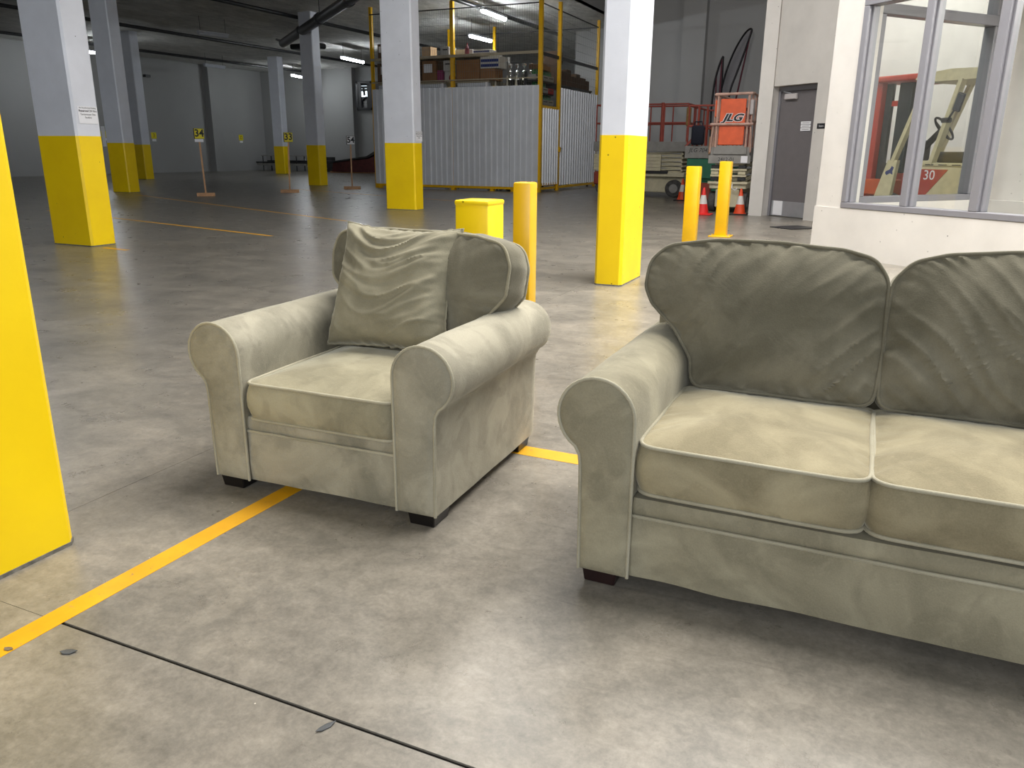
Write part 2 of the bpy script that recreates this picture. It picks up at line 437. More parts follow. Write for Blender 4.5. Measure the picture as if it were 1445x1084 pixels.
for nm, lo, hi in (('trim_1', (-33.6, 34.0, 0), (-33.2, 34.75, HC)), ('trim_2', (-27.4, 38.15, 0), (-26.95, 38.5, HC)),
                   ('trim_3', (-30.1, 38.2, 0), (-29.7, 38.5, HC)), ('trim_4', (-33.6, 20.0, 0), (-33.25, 20.7, HC)),
                   ('trim_5', (-6.9, 29.6, 0), (-6.1, 30.0, HT)), ('trim_6', (-10.3, 29.65, 0), (-9.6, 30.0, HC)), ('trim_7', (-4.0, 29.7, 0), (-3.2, 30, HT))):
    struct(MB().bb(lo, hi).build(nm, M_BAYW if lo[0] > -11 else M_WALL))

# ------------------------------------------------------------------ columns
M_GAPSEAL = plain('grey_floor_seal', lin(112, 108, 100), 0.8, var=0.5, scale=30)
YH = 1.34
def column(x1, y0, dx, dy, top, label):
    """x1,y0: the corner nearest the camera's right (max x, min y)"""
    ch = 0.025
    def prof(e): 
        xa, xb, ya, yb = x1 - dx - e, x1 + e, y0 - e, y0 + dy + e
        return [(xa + ch, ya), (xb - ch, ya), (xb, ya + ch), (xb, yb - ch), (xb - ch, yb), (xa + ch, yb), (xa, yb - ch), (xa, ya + ch)]
    cx, cy = x1 - dx / 2, y0 + dy / 2
    t = thing('column', label, 'column', (cx, cy, 0))
    fn = lambda a, b, z: (a - cx, b - cy, z)
    MB().prism(prof(0), YH, top, fn).build('concrete_shaft', M_WHITE, t)
    MB().prism(prof(0.004), 0, 0.012, fn).build('floor_seal', M_GAPSEAL, t)
    plab(MB().prism(prof(0.0015), 0.0121, YH, fn).build('painted_base', M_YEL, t), 'yellow painted lower part')
    return t
column(-2.177, 0.70, 0.30, 0.778, HT, 'yellow-based column beside the armchair, cut by the picture edge')
column(-2.06, 7.0, 0.26, 0.68, HT, 'white and yellow column standing behind the gap between armchair and sofa')
column(-8.96, 6.93, 0.72, 0.36, HC, 'white and yellow column with the larger paper notice')
column(-8.69, 14.35, 0.72, 0.33, HC, 'white and yellow column standing in front of the metal storage cage')
column(-19.12, 16.2, 0.66, 0.37, HC, 'dim white and yellow column with a paper sheet on its far side edge')
column(-26.75, 23.55, 0.55, 0.40, HC, 'dim column, second beyond the column with the larger notice')
column(-17.47, 22.62, 0.52, 0.42, HC, 'dim column standing between sign 33 and sign 54')
column(-27.2, 32.45, 0.62, 0.42, HC, 'most distant column, right behind sign 33')

# notices taped to columns
def notice(M, wd, h, lines, label, fs, nm='paper_notice'):
    t = thing(nm, label, 'sign', M.translation)
    R = M.copy(); R.translation = (0, 0, 0)
    MB().box((0, 0, 0.001), (wd, h, 0.002), R).build('sheet', M_PAPER, t)
    for txt, y, size, bold in lines:
        lettering(txt, size * fs, R @ Matrix.Translation((0, y * h, 0.0026)), M_INK, t)
        if bold:
            lettering(txt, size * fs, R @ Matrix.Translation((0.0018, y * h + 0.001, 0.0026)), M_INK, t)
    return t
NL = [('No Unauthorized Parking', 0.42, 0.62, False), ('Reserved 24 Hrs', 0.24, 1.0, True), ('Tantamount Film', 0.04, 0.86, False), ('Studios', -0.14, 0.86, False)]
notice(facing((0, 1, 0), (-8.956, 7.125, 1.585)), 0.27, 0.20, NL, 'white paper notice reading Reserved 24 Hrs taped on a column', 0.036)
notice(facing((0, 1, 0), (-8.686, 14.545, 1.47)), 0.26, 0.20, NL, 'white paper notice taped on the column before the storage cage', 0.036)
notice(facing((1, 0, 0), (-19.84, 16.19, 1.51)), 0.14, 0.54, [], 'tall blank white sheet on the edge of a dim column', 0.03)

# ------------------------------------------------------------------ bollards
def bollard(x, y, wd, h, label, rz=0.0, plate=False, cap=False):
    t = thing('bollard', label, 'bollard', (x, y, 0), rz)
    MB().bb((-wd / 2, -wd / 2, 0.0), (wd / 2, wd / 2, h), 0.012, seg=2).build('post', M_YPOST if not cap else M_YEL, t, 40)
    if plate:
        MB().bb((-wd * 0.95, -wd * 0.95, 0), (wd * 0.95, wd * 0.95, 0.018), 0.004).build('base_plate', M_YPOST, t)
        for sx in (-1, 1):
            for sy in (-1, 1):
                MB().cyl((sx * wd * .75, sy * wd * .75, 0.018), (sx * wd * .75, sy * wd * .75, 0.032), 0.014, 6).build('bolt', M_STEEL, t)
    if cap:
        MB().bb((-wd / 2 - .004, -wd / 2 - .004, h - 0.03), (wd / 2 + .004, wd / 2 + .004, h + 0.003), 0.012, seg=2).build('cap', M_YEL, t, 40)
bollard(-2.31, 4.60, 0.235, 0.897, 'short thick square yellow bollard directly behind the armchair', cap=True)
bollard(-1.62, 3.74, 0.098, 1.05, 'tall slim yellow bollard rising beside the armchair back cushion')
bollard(-2.12, 10.2, 0.165, 1.03, 'yellow square bollard rising over the corner of the sofa back')
bollard(-2.045, 12.05, 0.165, 1.075, 'yellow square bollard with base plate in front of the orange lift', plate=True)

# ------------------------------------------------------------------ numbered stand signs and wall signs
M_BOARD = plain('dark_board', lin(52, 46, 36), 0.7)
def stand_sign(x, y, num, h, label, face, base_w, side=0.0, plaque=False, lean=0.0):
    rz = math.atan2(-y, -x) + PI / 2
    t = thing('stand_sign', label, 'sign', (x, y, 0), rz)
    MB().box((0, 0, 0.045), (base_w, 0.12, 0.09), None, 0.004).build('foot_block', M_PINE, t)
    top = Vector((side, 0.0, h - 0.26))
    MB().bar((0, 0, 0.09), top, 0.042, 0.042).build('post', M_PINE, t)
    bx = side
    MB().box((bx, -0.03, h - 0.13), (0.24, 0.02, 0.26)).build('board', M_BOARD, t)
    MB().box((bx + 0.012, -0.0425, h - 0.13), (0.225, 0.005, 0.245)).build('number_plate', face, t)
    M = facing((1, 0, 0), (bx + 0.012, -0.0465, h - 0.125))
    lettering(num, 0.25, M, M_INK, t, sx=0.9, bold=.006)
    if plaque:
        MB().box((bx - 0.005, -0.03, h - 0.30), (0.21, 0.012, 0.07)).build('plaque', M_PAPER, t)
stand_sign(-16.077, 15.991, '34', 1.70, 'yellow sign 34 with a white plaque below it, on a wooden stand', M_SIGN, 0.45, -0.03, True)
stand_sign(-15.43, 18.55, '33', 1.655, 'yellow number sign on a wooden stand before the most distant column', M_SIGN, 0.52, 0.05)
stand_sign(-15.15, 21.2, '54', 1.61, 'white sign 54 on a wooden stand near the storage cage', M_PAPER, 0.52, 0.012)
def wall_sign(y, num, label):
    t = thing('wall_sign', label, 'sign', (-33.6, y, 1.82))
    MB().bb((0, -0.16, -0.15), (0.012, 0.16, 0.15)).build('number_plate', M_SIGN, t)
    lettering(num, 0.26, facing((0, 1, 0), (0.016, 0, 0)), M_INK, t, sx=0.85)
    MB().bb((0, -0.12, -0.28), (0.008, 0.12, -0.17)).build('label_strip', M_PAPER, t)
wall_sign(30.34, '3', 'yellow numbered wall sign next to the farther dim column')
wall_sign(36.49, '32', 'yellow numbered wall sign on bare wall between signs 34 and 33')
wall_sign(27.45, '2', 'yellow numbered wall sign half hidden behind a dim column')
tag(MB().box((-33.5, 30.25, 4.62), (0.2, 0.3, 0.12)).build('wall_bracket', M_BLACK), 'small black fitting high on the far grey wall', 'fitting')

# ------------------------------------------------------------------ ceiling lights, pipes
def tube_light(a, b, z, lit, label, power=60):
    a = Vector((*a, z)); b = Vector((*b, z)); c = (a + b) / 2; d = (b - a).normalized()
    t = thing('tube_light', label, 'light', c)
    L = (b - a).length
    M = d.to_track_quat('X', 'Z').to_matrix().to_4x4()
    MB().box((0, 0, 0.06), (L, 0.16, 0.06), M, 0.01).build('housing', M_WHITEP, t)
    MB().tube([M @ Vector((-L / 2 + .02, 0, 0)), M @ Vector((L / 2 - .02, 0, 0))], 0.055, 10).build('tube', M_TUBE if lit else M_WHITEP, t, 40)
    for s in (-1, 1):
        MB().cyl(M @ Vector((s * L * .42, 0, .09)), M @ Vector((s * L * .42, 0, HC - z)), 0.008, 5).build('hanger', M_BLACK, t)
GL = 'hanging tube lights'
tube_light((-21.4, 29.64), (-21.65, 31.6), 4.95, True, 'lit tube light next to the column between signs 33 and 54', 60)
tube_light((-28.85, 35.5), (-29.3, 37.1), 4.95, True, 'lit tube light, farthest one, by the most distant column', 60)
tube_light((-13.31, 25.84), (-13.22, 27.3), 4.95, True, 'lit tube light hanging low inside the storage cage top', 60)
tube_light((-11.40, 22.92), (-11.44, 24.65), 5.2, True, 'lit tube light hanging high over the cage corner', 60)
tube_light((-21.59, 21.84), (-21.32, 22.96), 4.95, False, 'unlit tube light hanging nearer of the two dark ones')
tube_light((-29.46, 29.99), (-29.52, 31.37), 4.95, False, 'unlit tube light hanging farther, against the grey wall')
tube_light((-30.05, 23.4), (-29.9, 25.0), 4.95, True, 'lit tube light peeping past the column with the larger notice', 60)
tube_light((-13.0, 6.0), (-13.0, 7.8), 4.95, True, 'added unseen tube light over the aisle beyond the column with the larger notice')  # extra tube outside the view, added to brighten ceiling and column fronts
tube_light((-17.5, 9.0), (-17.5, 10.8), 4.95, True, 'added unseen tube light over the aisle left of sign 34')  # likewise added out of view, as fill for the dim aisle
def pipe(a, b, r, label, z=HC - 0.12):
    o = MB().tube([(*a, z), (*b, z)], r, 10).build('sprinkler_pipe', M_BLACK, None, 40)
    tag(o, label, 'pipe')
pipe((-18.6, 5), (-17.8, 38.4), 0.06, 'black ceiling pipe passing above sign 34 side, nearest of the parkade pipes')
pipe((-25.6, 5), (-24.5, 38.4), 0.06, 'black ceiling pipe, middle one of the three over the parkade')
pipe((-31.8, 5), (-30.2, 38.4), 0.06, 'black ceiling pipe closest to the far grey wall')
pipe((-12.2, 5), (-11.55, 29.9), 0.07, 'black ceiling pipe running over the storage cage')
t = thing('drain_pipe', 'thick black pipe slanting across the ceiling to a bracket', 'pipe', (-20.665, 25.043, 4.95))
a = Vector((0, 0, 0)); b = Vector((-10.0, 16.0, 4.95)) - Vector((-20.665, 25.043, 4.95))
MB().tube([a, b], 0.15, 14).build('pipe_run', M_BLACK, t, 40)
for k in (0.25, 0.45, 0.7):
    p = a.lerp(b, k); d = (b - a).normalized()
    MB().tube([p - d * 0.12, p + d * 0.12], 0.18, 14).build('coupling', M_BLACK, t, 40)
    MB().cyl(p + Vector((0, 0, .15)), p + Vector((0, 0, HC - 4.95)), 0.012, 5).build('hanger', M_BLACK, t)
MB().box((0.9, 0.3, -0.12), (1.3, 0.5, 0.18), None, 0.04).build('end_bracket', M_BLACK, t)
MB().tube([(0, 0, 0.05), (-2.2, 2.3, 0.5)], 0.05, 6).build('brace', M_BLACK, t)

# exhaust fan in the back wall
t = thing('wall_fan', 'dark louvred exhaust fan high on the back wall', 'fan', (-26.3, 38.42, 4.05))
MB().bb((-0.42, -0.02, -0.68), (0.5, 0.08, 0.68)).build('daylight_opening', M_SKYLIT, t)
fr = MB()
for lo, hi in (((-0.48, -0.16, -0.74), (-0.36, 0.06, 0.74)), ((0.44, -0.16, -0.74), (0.56, 0.06, 0.74)), ((-0.48, -0.16, 0.62), (0.56, 0.06, 0.74)), ((-0.48, -0.16, -0.74), (0.56, 0.06, -0.62))): fr.bb(lo, hi)
fr.build('frame', M_BLACK, t)
for k in range(9):
    if k in (4, 5): continue
    MB().box((0, 0, 0), (0.92, 0.012, 0.15), Matrix.Translation((0.04, -0.05, -0.56 + k * 0.142)) @ Matrix.Rotation(math.radians(-28 if k > 5 else -12), 4, 'X')).build('louvre', M_BLACK, t)
for x, wd in ((-0.27, .20), (0.34, .22)): MB().bb((x - wd / 2, -.14, -.62), (x + wd / 2, -.08, .62)).build('side_plate', M_BLACK, t)
for k in range(3):
    an = k * 2 * PI / 3 + 0.4
    MB().box((0.26, 0, 0), (0.42, 0.012, 0.13), Matrix.Translation((0.04, -0.10, -0.05)) @ Matrix.Rotation(an, 4, 'Y') @ Matrix.Rotation(.5, 4, 'X')).build('blade', M_BLACK, t)

# clutter along the back wall
t = thing('pipe_rack', 'low steel trolley loaded with long pipes against the back wall', 'rack', (-31.4, 37.4, 0))
for x in (-1.2, 1.2):
    for y in (-0.35, 0.35):
        MB().cyl((x, y, 0), (x, y, 0.85), 0.03, 6).build('leg', M_BLACK, t)
MB().bb((-1.6, -0.4, 0.30), (1.9, 0.4, 0.42)).build('deck', M_GREYM, t)
for k in range(8):
    MB().tube([(-1.7 - 0.05 * (k % 3), -0.35 + 0.1 * k, 0.47), (2.0, -0.35 + 0.1 * k, 0.47)], 0.04, 6).build('pipe', M_STEEL if k % 2 else M_BLACK, t)
for k in range(5):
    MB().tube([(-1.0, -0.2 + 0.1 * k, 0.55 + 0.0), (2.1, -0.2 + 0.1 * k, 0.55)], 0.035, 6).build('pipe', M_BLACK, t)
MB().bb((-1.3, -0.38, 0.82), (1.6, 0.38, 0.87)).build('shelf', M_GREYM, t)
t = thing('timber_stack', 'low black timber stack on the floor by the back wall', 'timber', (-28.1, 37.7, 0))
for k, (x0, x1, z, y) in enumerate(((-1.0, 1.1, 0, -.3), (-0.9, 1.0, 0, 0), (-1.1, .8, 0, .3), (-.9, .7, .2, -.15), (-1.0, .5, .2, .15), (-.9, .2, .4, 0), (-.85, .0, .6, 0), (1.0, 2.6, 0, 0), (1.2, 2.8, 0.12, 0.1))):
    MB().bb((x0, y - .13, z), (x1, y + .13, z + (.19 if k < 7 else .11))).build('timber', M_BLACK, t)
M_TARP = plain('dark_red_tarp', lin(74, 30, 30), 0.8, var=0.3)
t = thing('covered_pile', 'dark red covered pile on the floor left of the storage cage', 'pile', (-25.6, 36.6, 0))
m = MB(); m.prism([(-1.4, 0.06), (1.6, 0.06), (1.6, 1.0), (1.0, 0.75), (0.2, 0.68), (-0.7, 0.58), (-1.3, 0.52)], -0.6, 0.6, lambda x, z, y: (x, y, z)); m.build('cover', M_TARP, t)
m = MB(); m.prism([(-1.45, 0.50), (-0.7, 0.6), (0.2, 0.71), (1.0, 0.80), (1.65, 1.1), (1.65, 1.25), (0.9, .88), (-0.7, 0.68), (-1.45, 0.58)], -0.65, 0.65, lambda x, z, y: (x, y, z)); m.build('top_sheet', M_BLACK, t)
MB().bb((-1.6, -.5, 0), (1.6, .5, .07)).build('pallet', M_PINE, t)

# ------------------------------------------------------------------ upholstery
def round_poly(pts, N):
    """pts: (x, y, radius); returns N points evenly spaced along the rounded outline"""
    out = []; n = len(pts)
    for i in range(n):
        p = Vector(pts[i][:2]); a = Vector(pts[i - 1][:2]); b = Vector(pts[(i + 1) % n][:2]); r = pts[i][2]
        da = (a - p).normalized(); db = (b - p).normalized()
        ang = max(0.05, da.angle(db)); k = min(r / math.tan(ang / 2), (a - p).length * .49, (b - p).length * .49)
        if r <= 0 or ang > PI - 0.05: out.append(p); continue
        s = p + da * k; e = p + db * k
        for q in range(9):
            u = q / 8; out.append((1 - u) ** 2 * s + 2 * u * (1 - u) * p + u * u * e)
    L = [0]
    for i in range(len(out)): L.append(L[-1] + (out[(i + 1) % len(out)] - out[i]).length)
    res = []; j = 0
    for k in range(N):
        d = L[-1] * k / N
        while L[j + 1] < d: j += 1
        seg = L[j + 1] - L[j]; u = (d - L[j]) / seg if seg else 0
        res.append(out[j].lerp(out[(j + 1) % len(out)], u))
    return res

def cushion(parent, name, outline, T, crown, crown_b, M, mat, N=150, R=26, gather=0.004, gfreq=46, wav=0.006, seed=0.0, bulge=0.012, folds=None, pipe=True, pexp=2.4, pmat=None, glen=0.13):
    P = round_poly(outline, N)
    xs = [p.x for p in P]; ys = [p.y for p in P]
    c = Vector(((max(xs) + min(xs)) / 2, (max(ys) + min(ys)) / 2))
    ew = [noise.noise(Vector((p.x * 5 + seed, p.y * 5, seed))) * 0.006 for p in P]
    P = [p + (p - c).normalized() * e for p, e in zip(P, ew)]
    bm = bmesh.new()
    def side(sign, cr):
        rings = []
        for k in range(R + 1):
            s = 1 - (1 - k / R) ** 1.55 if k else 0.0
            if k == 0:
                rings.append([bm.verts.new(M @ Vector((c.x, c.y, sign * (T / 2 + cr))))]); continue
            ring = []
            for i, p in enumerate(P):
                q = c + (p - c) * s
                h = T / 2 + cr * (1 - s ** pexp)
                g = noise.noise(Vector((i / N * gfreq * 1.7 + seed, seed + sign, 0.3 * s)))
                g2 = noise.noise(Vector((i / N * gfreq * 0.6 + seed * 2, 5 + seed, 0.5)))
                h += gather * (g + 0.8 * g2) * math.exp(-((1 - s) / glen)) * min(1, (1 - s) * 30)
                h += wav * noise.noise(Vector((q.x * 6 + seed, q.y * 6, seed * 3))) * (1 - s ** 4)
                if folds and sign > 0: h += folds(q.x, q.y, s)
                ring.append(bm.verts.new(M @ Vector((q.x, q.y, sign * h))))
            rings.append(ring)
        for i in range(N):
            f = (rings[0][0], rings[1][i], rings[1][(i + 1) % N])
            bm.faces.new(f)
        for k in range(1, R):
            for i in range(N):
                bm.faces.new((rings[k][i], rings[k + 1][i], rings[k + 1][(i + 1) % N], rings[k][(i + 1) % N]))
        return rings[-1]
    top = side(1, crown); bot = side(-1, crown_b)
    prev = top; G_ = 6
    for g in range(1, G_ + 1):
        u = g / G_
        if g == G_: ring = bot
        else:
            ring = []
            for i, p in enumerate(P):
                nrm = (P[(i + 1) % N] - P[i - 1]).normalized(); nrm = Vector((nrm.y, -nrm.x))
                if nrm.dot(p - c) < 0: nrm = -nrm
                wob = noise.noise(Vector((i / N * 60, u * 2, seed + 9))) * 0.004
                q = p + nrm * (bulge * math.sin(PI * u) + wob * math.sin(PI * u))
                ring.append(bm.verts.new(M @ Vector((q.x, q.y, T / 2 - T * u))))
        for i in range(N):
            bm.faces.new((prev[i], ring[i], ring[(i + 1) % N], prev[(i + 1) % N]))
        prev = ring
    mb = MB(); mb.bm.free(); mb.bm = bm
    o = mb.build(name, mat, parent, 60)
    if pipe:
        for sg in (1, -1):
            ring = []
            for i, p in enumerate(P):
                d = (p - c).normalized()
                ring.append(M @ Vector((p.x + d.x * 0.002, p.y + d.y * 0.002, sg * (T / 2 + 0.001))))
            MB().tube(ring, 0.0056, 7, closed=True).build('piping', pmat or V_PIPE, o, 60)
    return o

def arm_profile():
    """closed outline (a outward from the inner face, z up)"""
    pts = [(0.0, 0.045), (0.0, 0.30), (0.0, 0.505)]
    cx, cz, r = 0.1085, 0.510, 0.1085
    for k in range(1, 23):
        an = PI - k * (PI + math.radians(58)) / 22
        pts.append((cx + r * math.cos(an), cz + r * math.sin(an)))
    pts += [(0.1535, 0.395), (0.1495, 0.36), (0.147, 0.22), (0.145, 0.045)]
    return pts
def arm(parent, x_in, sgn, depth, mat, seed, panel_mat=None):
    prof = arm_profile(); n = len(prof)
    # densify
    dense = []
    for i in range(n):
        a = Vector(prof[i]); b = Vector(prof[(i + 1) % n]); m = max(1, int((b - a).length / 0.03))
        for k in range(m): dense.append(a.lerp(b, k / m))
    n = len(dense); bm = bmesh.new(); rings = []
    ysteps = [0.0, 0.006] + [0.02 + (depth - 0.035) * k / 26 for k in range(27)] + [depth - 0.004, depth]
    cen = Vector((0.1, 0.4))
    for y in ysteps:
        ring = []
        edge = 0.0
        if y > depth - 0.006: edge = 0.012 if y >= depth else 0.004
        for p in dense:
            w_ = noise.noise(Vector((p.x * 6 + seed, y * 4.0, p.y * 5))) * 0.0035
            w_ += noise.noise(Vector((p.x * 14 + seed, y * 11.0, p.y * 12))) * 0.0012
            if y < 0.005: w_ = 0
            d = (p - Vector((0.08, max(0.1, min(p.y, 0.51)))))
            d = d.normalized() if d.length > 1e-4 else Vector((0, 0))
            q = p + d * (w_ - edge)
            ring.append(bm.verts.new((x_in + sgn * q.x, y, max(0.04, q.y))))
        rings.append(ring)
    for A, B in zip(rings, rings[1:]):
        for i in range(n): bm.faces.new((A[i], A[(i + 1) % n], B[(i + 1) % n], B[i]))
    bm.faces.new(rings[-1])
    mb = MB(); mb.bm.free(); mb.bm = bm
    o = mb.build('arm', mat, parent, 60)
    # padded front panel
    m = MB()
    mid = []
    for e, y in ((0.0, 0.0), (0.012, -0.007), (0.03, -0.010)):
        ring = []
        for p in dense:
            d = (p - Vector((0.08, max(0.09, min(p.y, 0.51)))))
            L = d.length; d = d.normalized() if L > 1e-4 else Vector((0, 0))
            q = p - d * min(e, L * 0.8)
            ring.append(m.bm.verts.new((x_in + sgn * q.x, y, max(0.045, q.y))))
        mid.append(ring)
    for A, B in zip(mid, mid[1:]):
        for i in range(n): m.bm.faces.new((A[i], A[(i + 1) % n], B[(i + 1) % n], B[i]))
    m.bm.faces.new(mid[-1])
    m.build('front_panel', panel_mat or mat, o, 50)
    path = [(x_in + sgn * p.x, -0.002, p.y) for p in dense if p.y > 0.0455 or True]
    k0 = min(range(n), key=lambda i: (dense[i] - Vector((0.0, 0.045))).length)
    path = path[k0:] + path[:k0]
    last = max(i for i in range(n) if True)
    cut = [q for q in path]
    # open at the bottom edge
    cut = [q for q in cut if not (q[2] < 0.0455 and 0.004 < sgn * (q[0] - x_in) < 0.141)]
    MB().tube(cut, 0.0052, 7).build('piping', V_PIPE, o, 60)
    # seam welt under the roll along the outer side
    MB().tube([(x_in + sgn * 0.1575, 0.005 + (depth - 0.02) * k / 10, 0.408 + 0.003 * math.sin(k * 1.7)) for k in range(11)], 0.0035, 6).build('welt', V_PIPE, o, 60)
    return o

def foot(parent, x, y, sx=0.105, sy=0.12, mat=None):
    MB().box((x, y, 0.029), (sx, sy, 0.058), None, 0.003, taper=0.86).build('foot', mat or WOOD_FOOT, parent)

def front_rail(parent, xa, xb, y, seed, mat=None):
    mat = mat or V_BODY
    def sheet(z0, z1, y0, bul, name, mat):
        bm = bmesh.new(); nx = int((xb - xa) / 0.02); nz = 10; grid = []
        for j in range(nz + 1):
            row = []
            for i in range(nx + 1):
                u = j / nz; x = xa + (xb - xa) * i / nx; z = z0 + (z1 - z0) * u
                yy = y0 - bul * math.sin(PI * u) + noise.noise(Vector((x * 7 + seed, z * 9, seed))) * 0.004
                if j == 0: z += noise.noise(Vector((x * 5 + seed, 3, 1))) * 0.006
                row.append(bm.verts.new((x, yy, z)))
            grid.append(row)
        back = [[bm.verts.new((x, y0 + 0.06, z)) for x in (xa, xb)] for z in (z0, z1)]
        for j in range(nz):
            for i in range(nx): bm.faces.new((grid[j][i], grid[j][i + 1], grid[j + 1][i + 1], grid[j + 1][i]))
        bm.faces.new([v for v in grid[-1]] + [back[1][1], back[1][0]])
        bm.faces.new([v for v in grid[0]][::-1] + [back[0][0], back[0][1]])
        bm.faces.new((back[0][0], back[0][1], back[1][1], back[1][0]))
        mb = MB(); mb.bm.free(); mb.bm = bm
        return mb.build(name, mat, parent, 50)
    o = sheet(0.045, 0.236, y, 0.008, 'front_apron', mat)
    sheet(0.231, 0.285, y + 0.006, 0.006, 'seat_border', mat)
    k = 24
    MB().tube([(xa + (xb - xa) * i / k, y - 0.003, 0.234 + noise.noise(Vector((i * .3 + seed, 0, 0))) * 0.003) for i in range(k + 1)], 0.005, 7).build('piping', V_PIPE, o, 60)

def leanM(x, y, z, deg):
    a = math.radians(deg)
    m = Matrix(((1, 0, 0), (0, math.sin(a), math.cos(a)), (0, -math.cos(a), math.sin(a)))).transposed().to_4x4()
    m.translation = (x, y, z); return m

def creases(seed, amp, ang=0.9, side=1):
    ca, sa = math.cos(ang), math.sin(ang)
    def fn(x, y, s):
        n_ = noise.noise
        wx = x + 0.05 * n_(Vector((x * 4, y * 4, seed))); wy = y + 0.05 * n_(Vector((x * 4, y * 4, seed + 9)))
        d = wx * ca + wy * sa; t = -wx * sa + wy * ca
        r = 1 - min(1, abs(n_(Vector((d * 16, t * 2.4, seed + 3)))) * 3.0)
        m = max(0.0, n_(Vector((x * 3.0, y * 3.0, seed + 20))) + 0.25)
        return amp * (r ** 1.5) * m * (1 - s ** 10)
    return fn
# ---- armchair ----
ch = thing('armchair', 'sage velvet rolled-arm armchair with a loose square pillow against its back', 'armchair', (-1.64, 2.018, 0), math.radians(1.7))
AW = 0.308
arm(ch, AW, 1, 0.895, V_CHAIR, 1.0)
arm(ch, -AW, -1, 0.895, V_CHAIR, 4.0)
front_rail(ch, -AW + .001, AW - .001, 0.014, 2.0, V_CHAIR)
MB().bb((-AW + .002, 0.07, 0.06), (AW - .002, 0.86, 0.285), 0.01).build('seat_base', V_CHAIR, ch, 40)
m = MB(); m.prism([(0.70, 0.05), (0.885, 0.05), (0.905, 0.45), (0.915, 0.68), (0.90, 0.70), (0.84, 0.695), (0.80, 0.45), (0.70, 0.30)], -0.40, 0.40, lambda y, z, x: (x, y, z))
m.build('back_frame', V_CHAIR, ch, 30)
for sx in (-1, 1):
    foot(ch, sx * 0.395, 0.062, mat=BLACK_FOOT); foot(ch, sx * 0.395, 0.80, mat=BLACK_FOOT)
M_ = Matrix.Translation((0, 0.335, 0.347))
cushion(ch, 'seat_cushion', [(-.300, -.325, .05), (.300, -.325, .05), (.300, .30, .03), (-.300, .30, .03)], 0.128, 0.045, 0.01, M_, V_CSEAT, gather=0.003, seed=1.3, bulge=0.016)
hb = [(-.300, 0.0, .04), (.255, 0.0, .04), (.255, .13, .03), (.330, .185, .06), (.392, .255, .06), (.402, .366, .08), (.370, .446, .10), (.25, .468, .2), (0, .474, .3), (-.28, .470, .2), (-.405, .452, .10), (-.432, .372, .08), (-.425, .268, .06), (-.345, .198, .05), (-.300, .15, .03)]
cushion(ch, 'back_cushion', hb, 0.150, 0.052, 0.012, Matrix.Rotation(math.radians(-6), 4, 'Z') @ leanM(0.0, 0.575 + .075, 0.43 - .012, 9), V_BACK_SHADED, N=190, gather=0.018, gfreq=60, seed=2.2, wav=0.008, folds=creases(3.3, .016, .2), pmat=V_BODY, glen=.09)

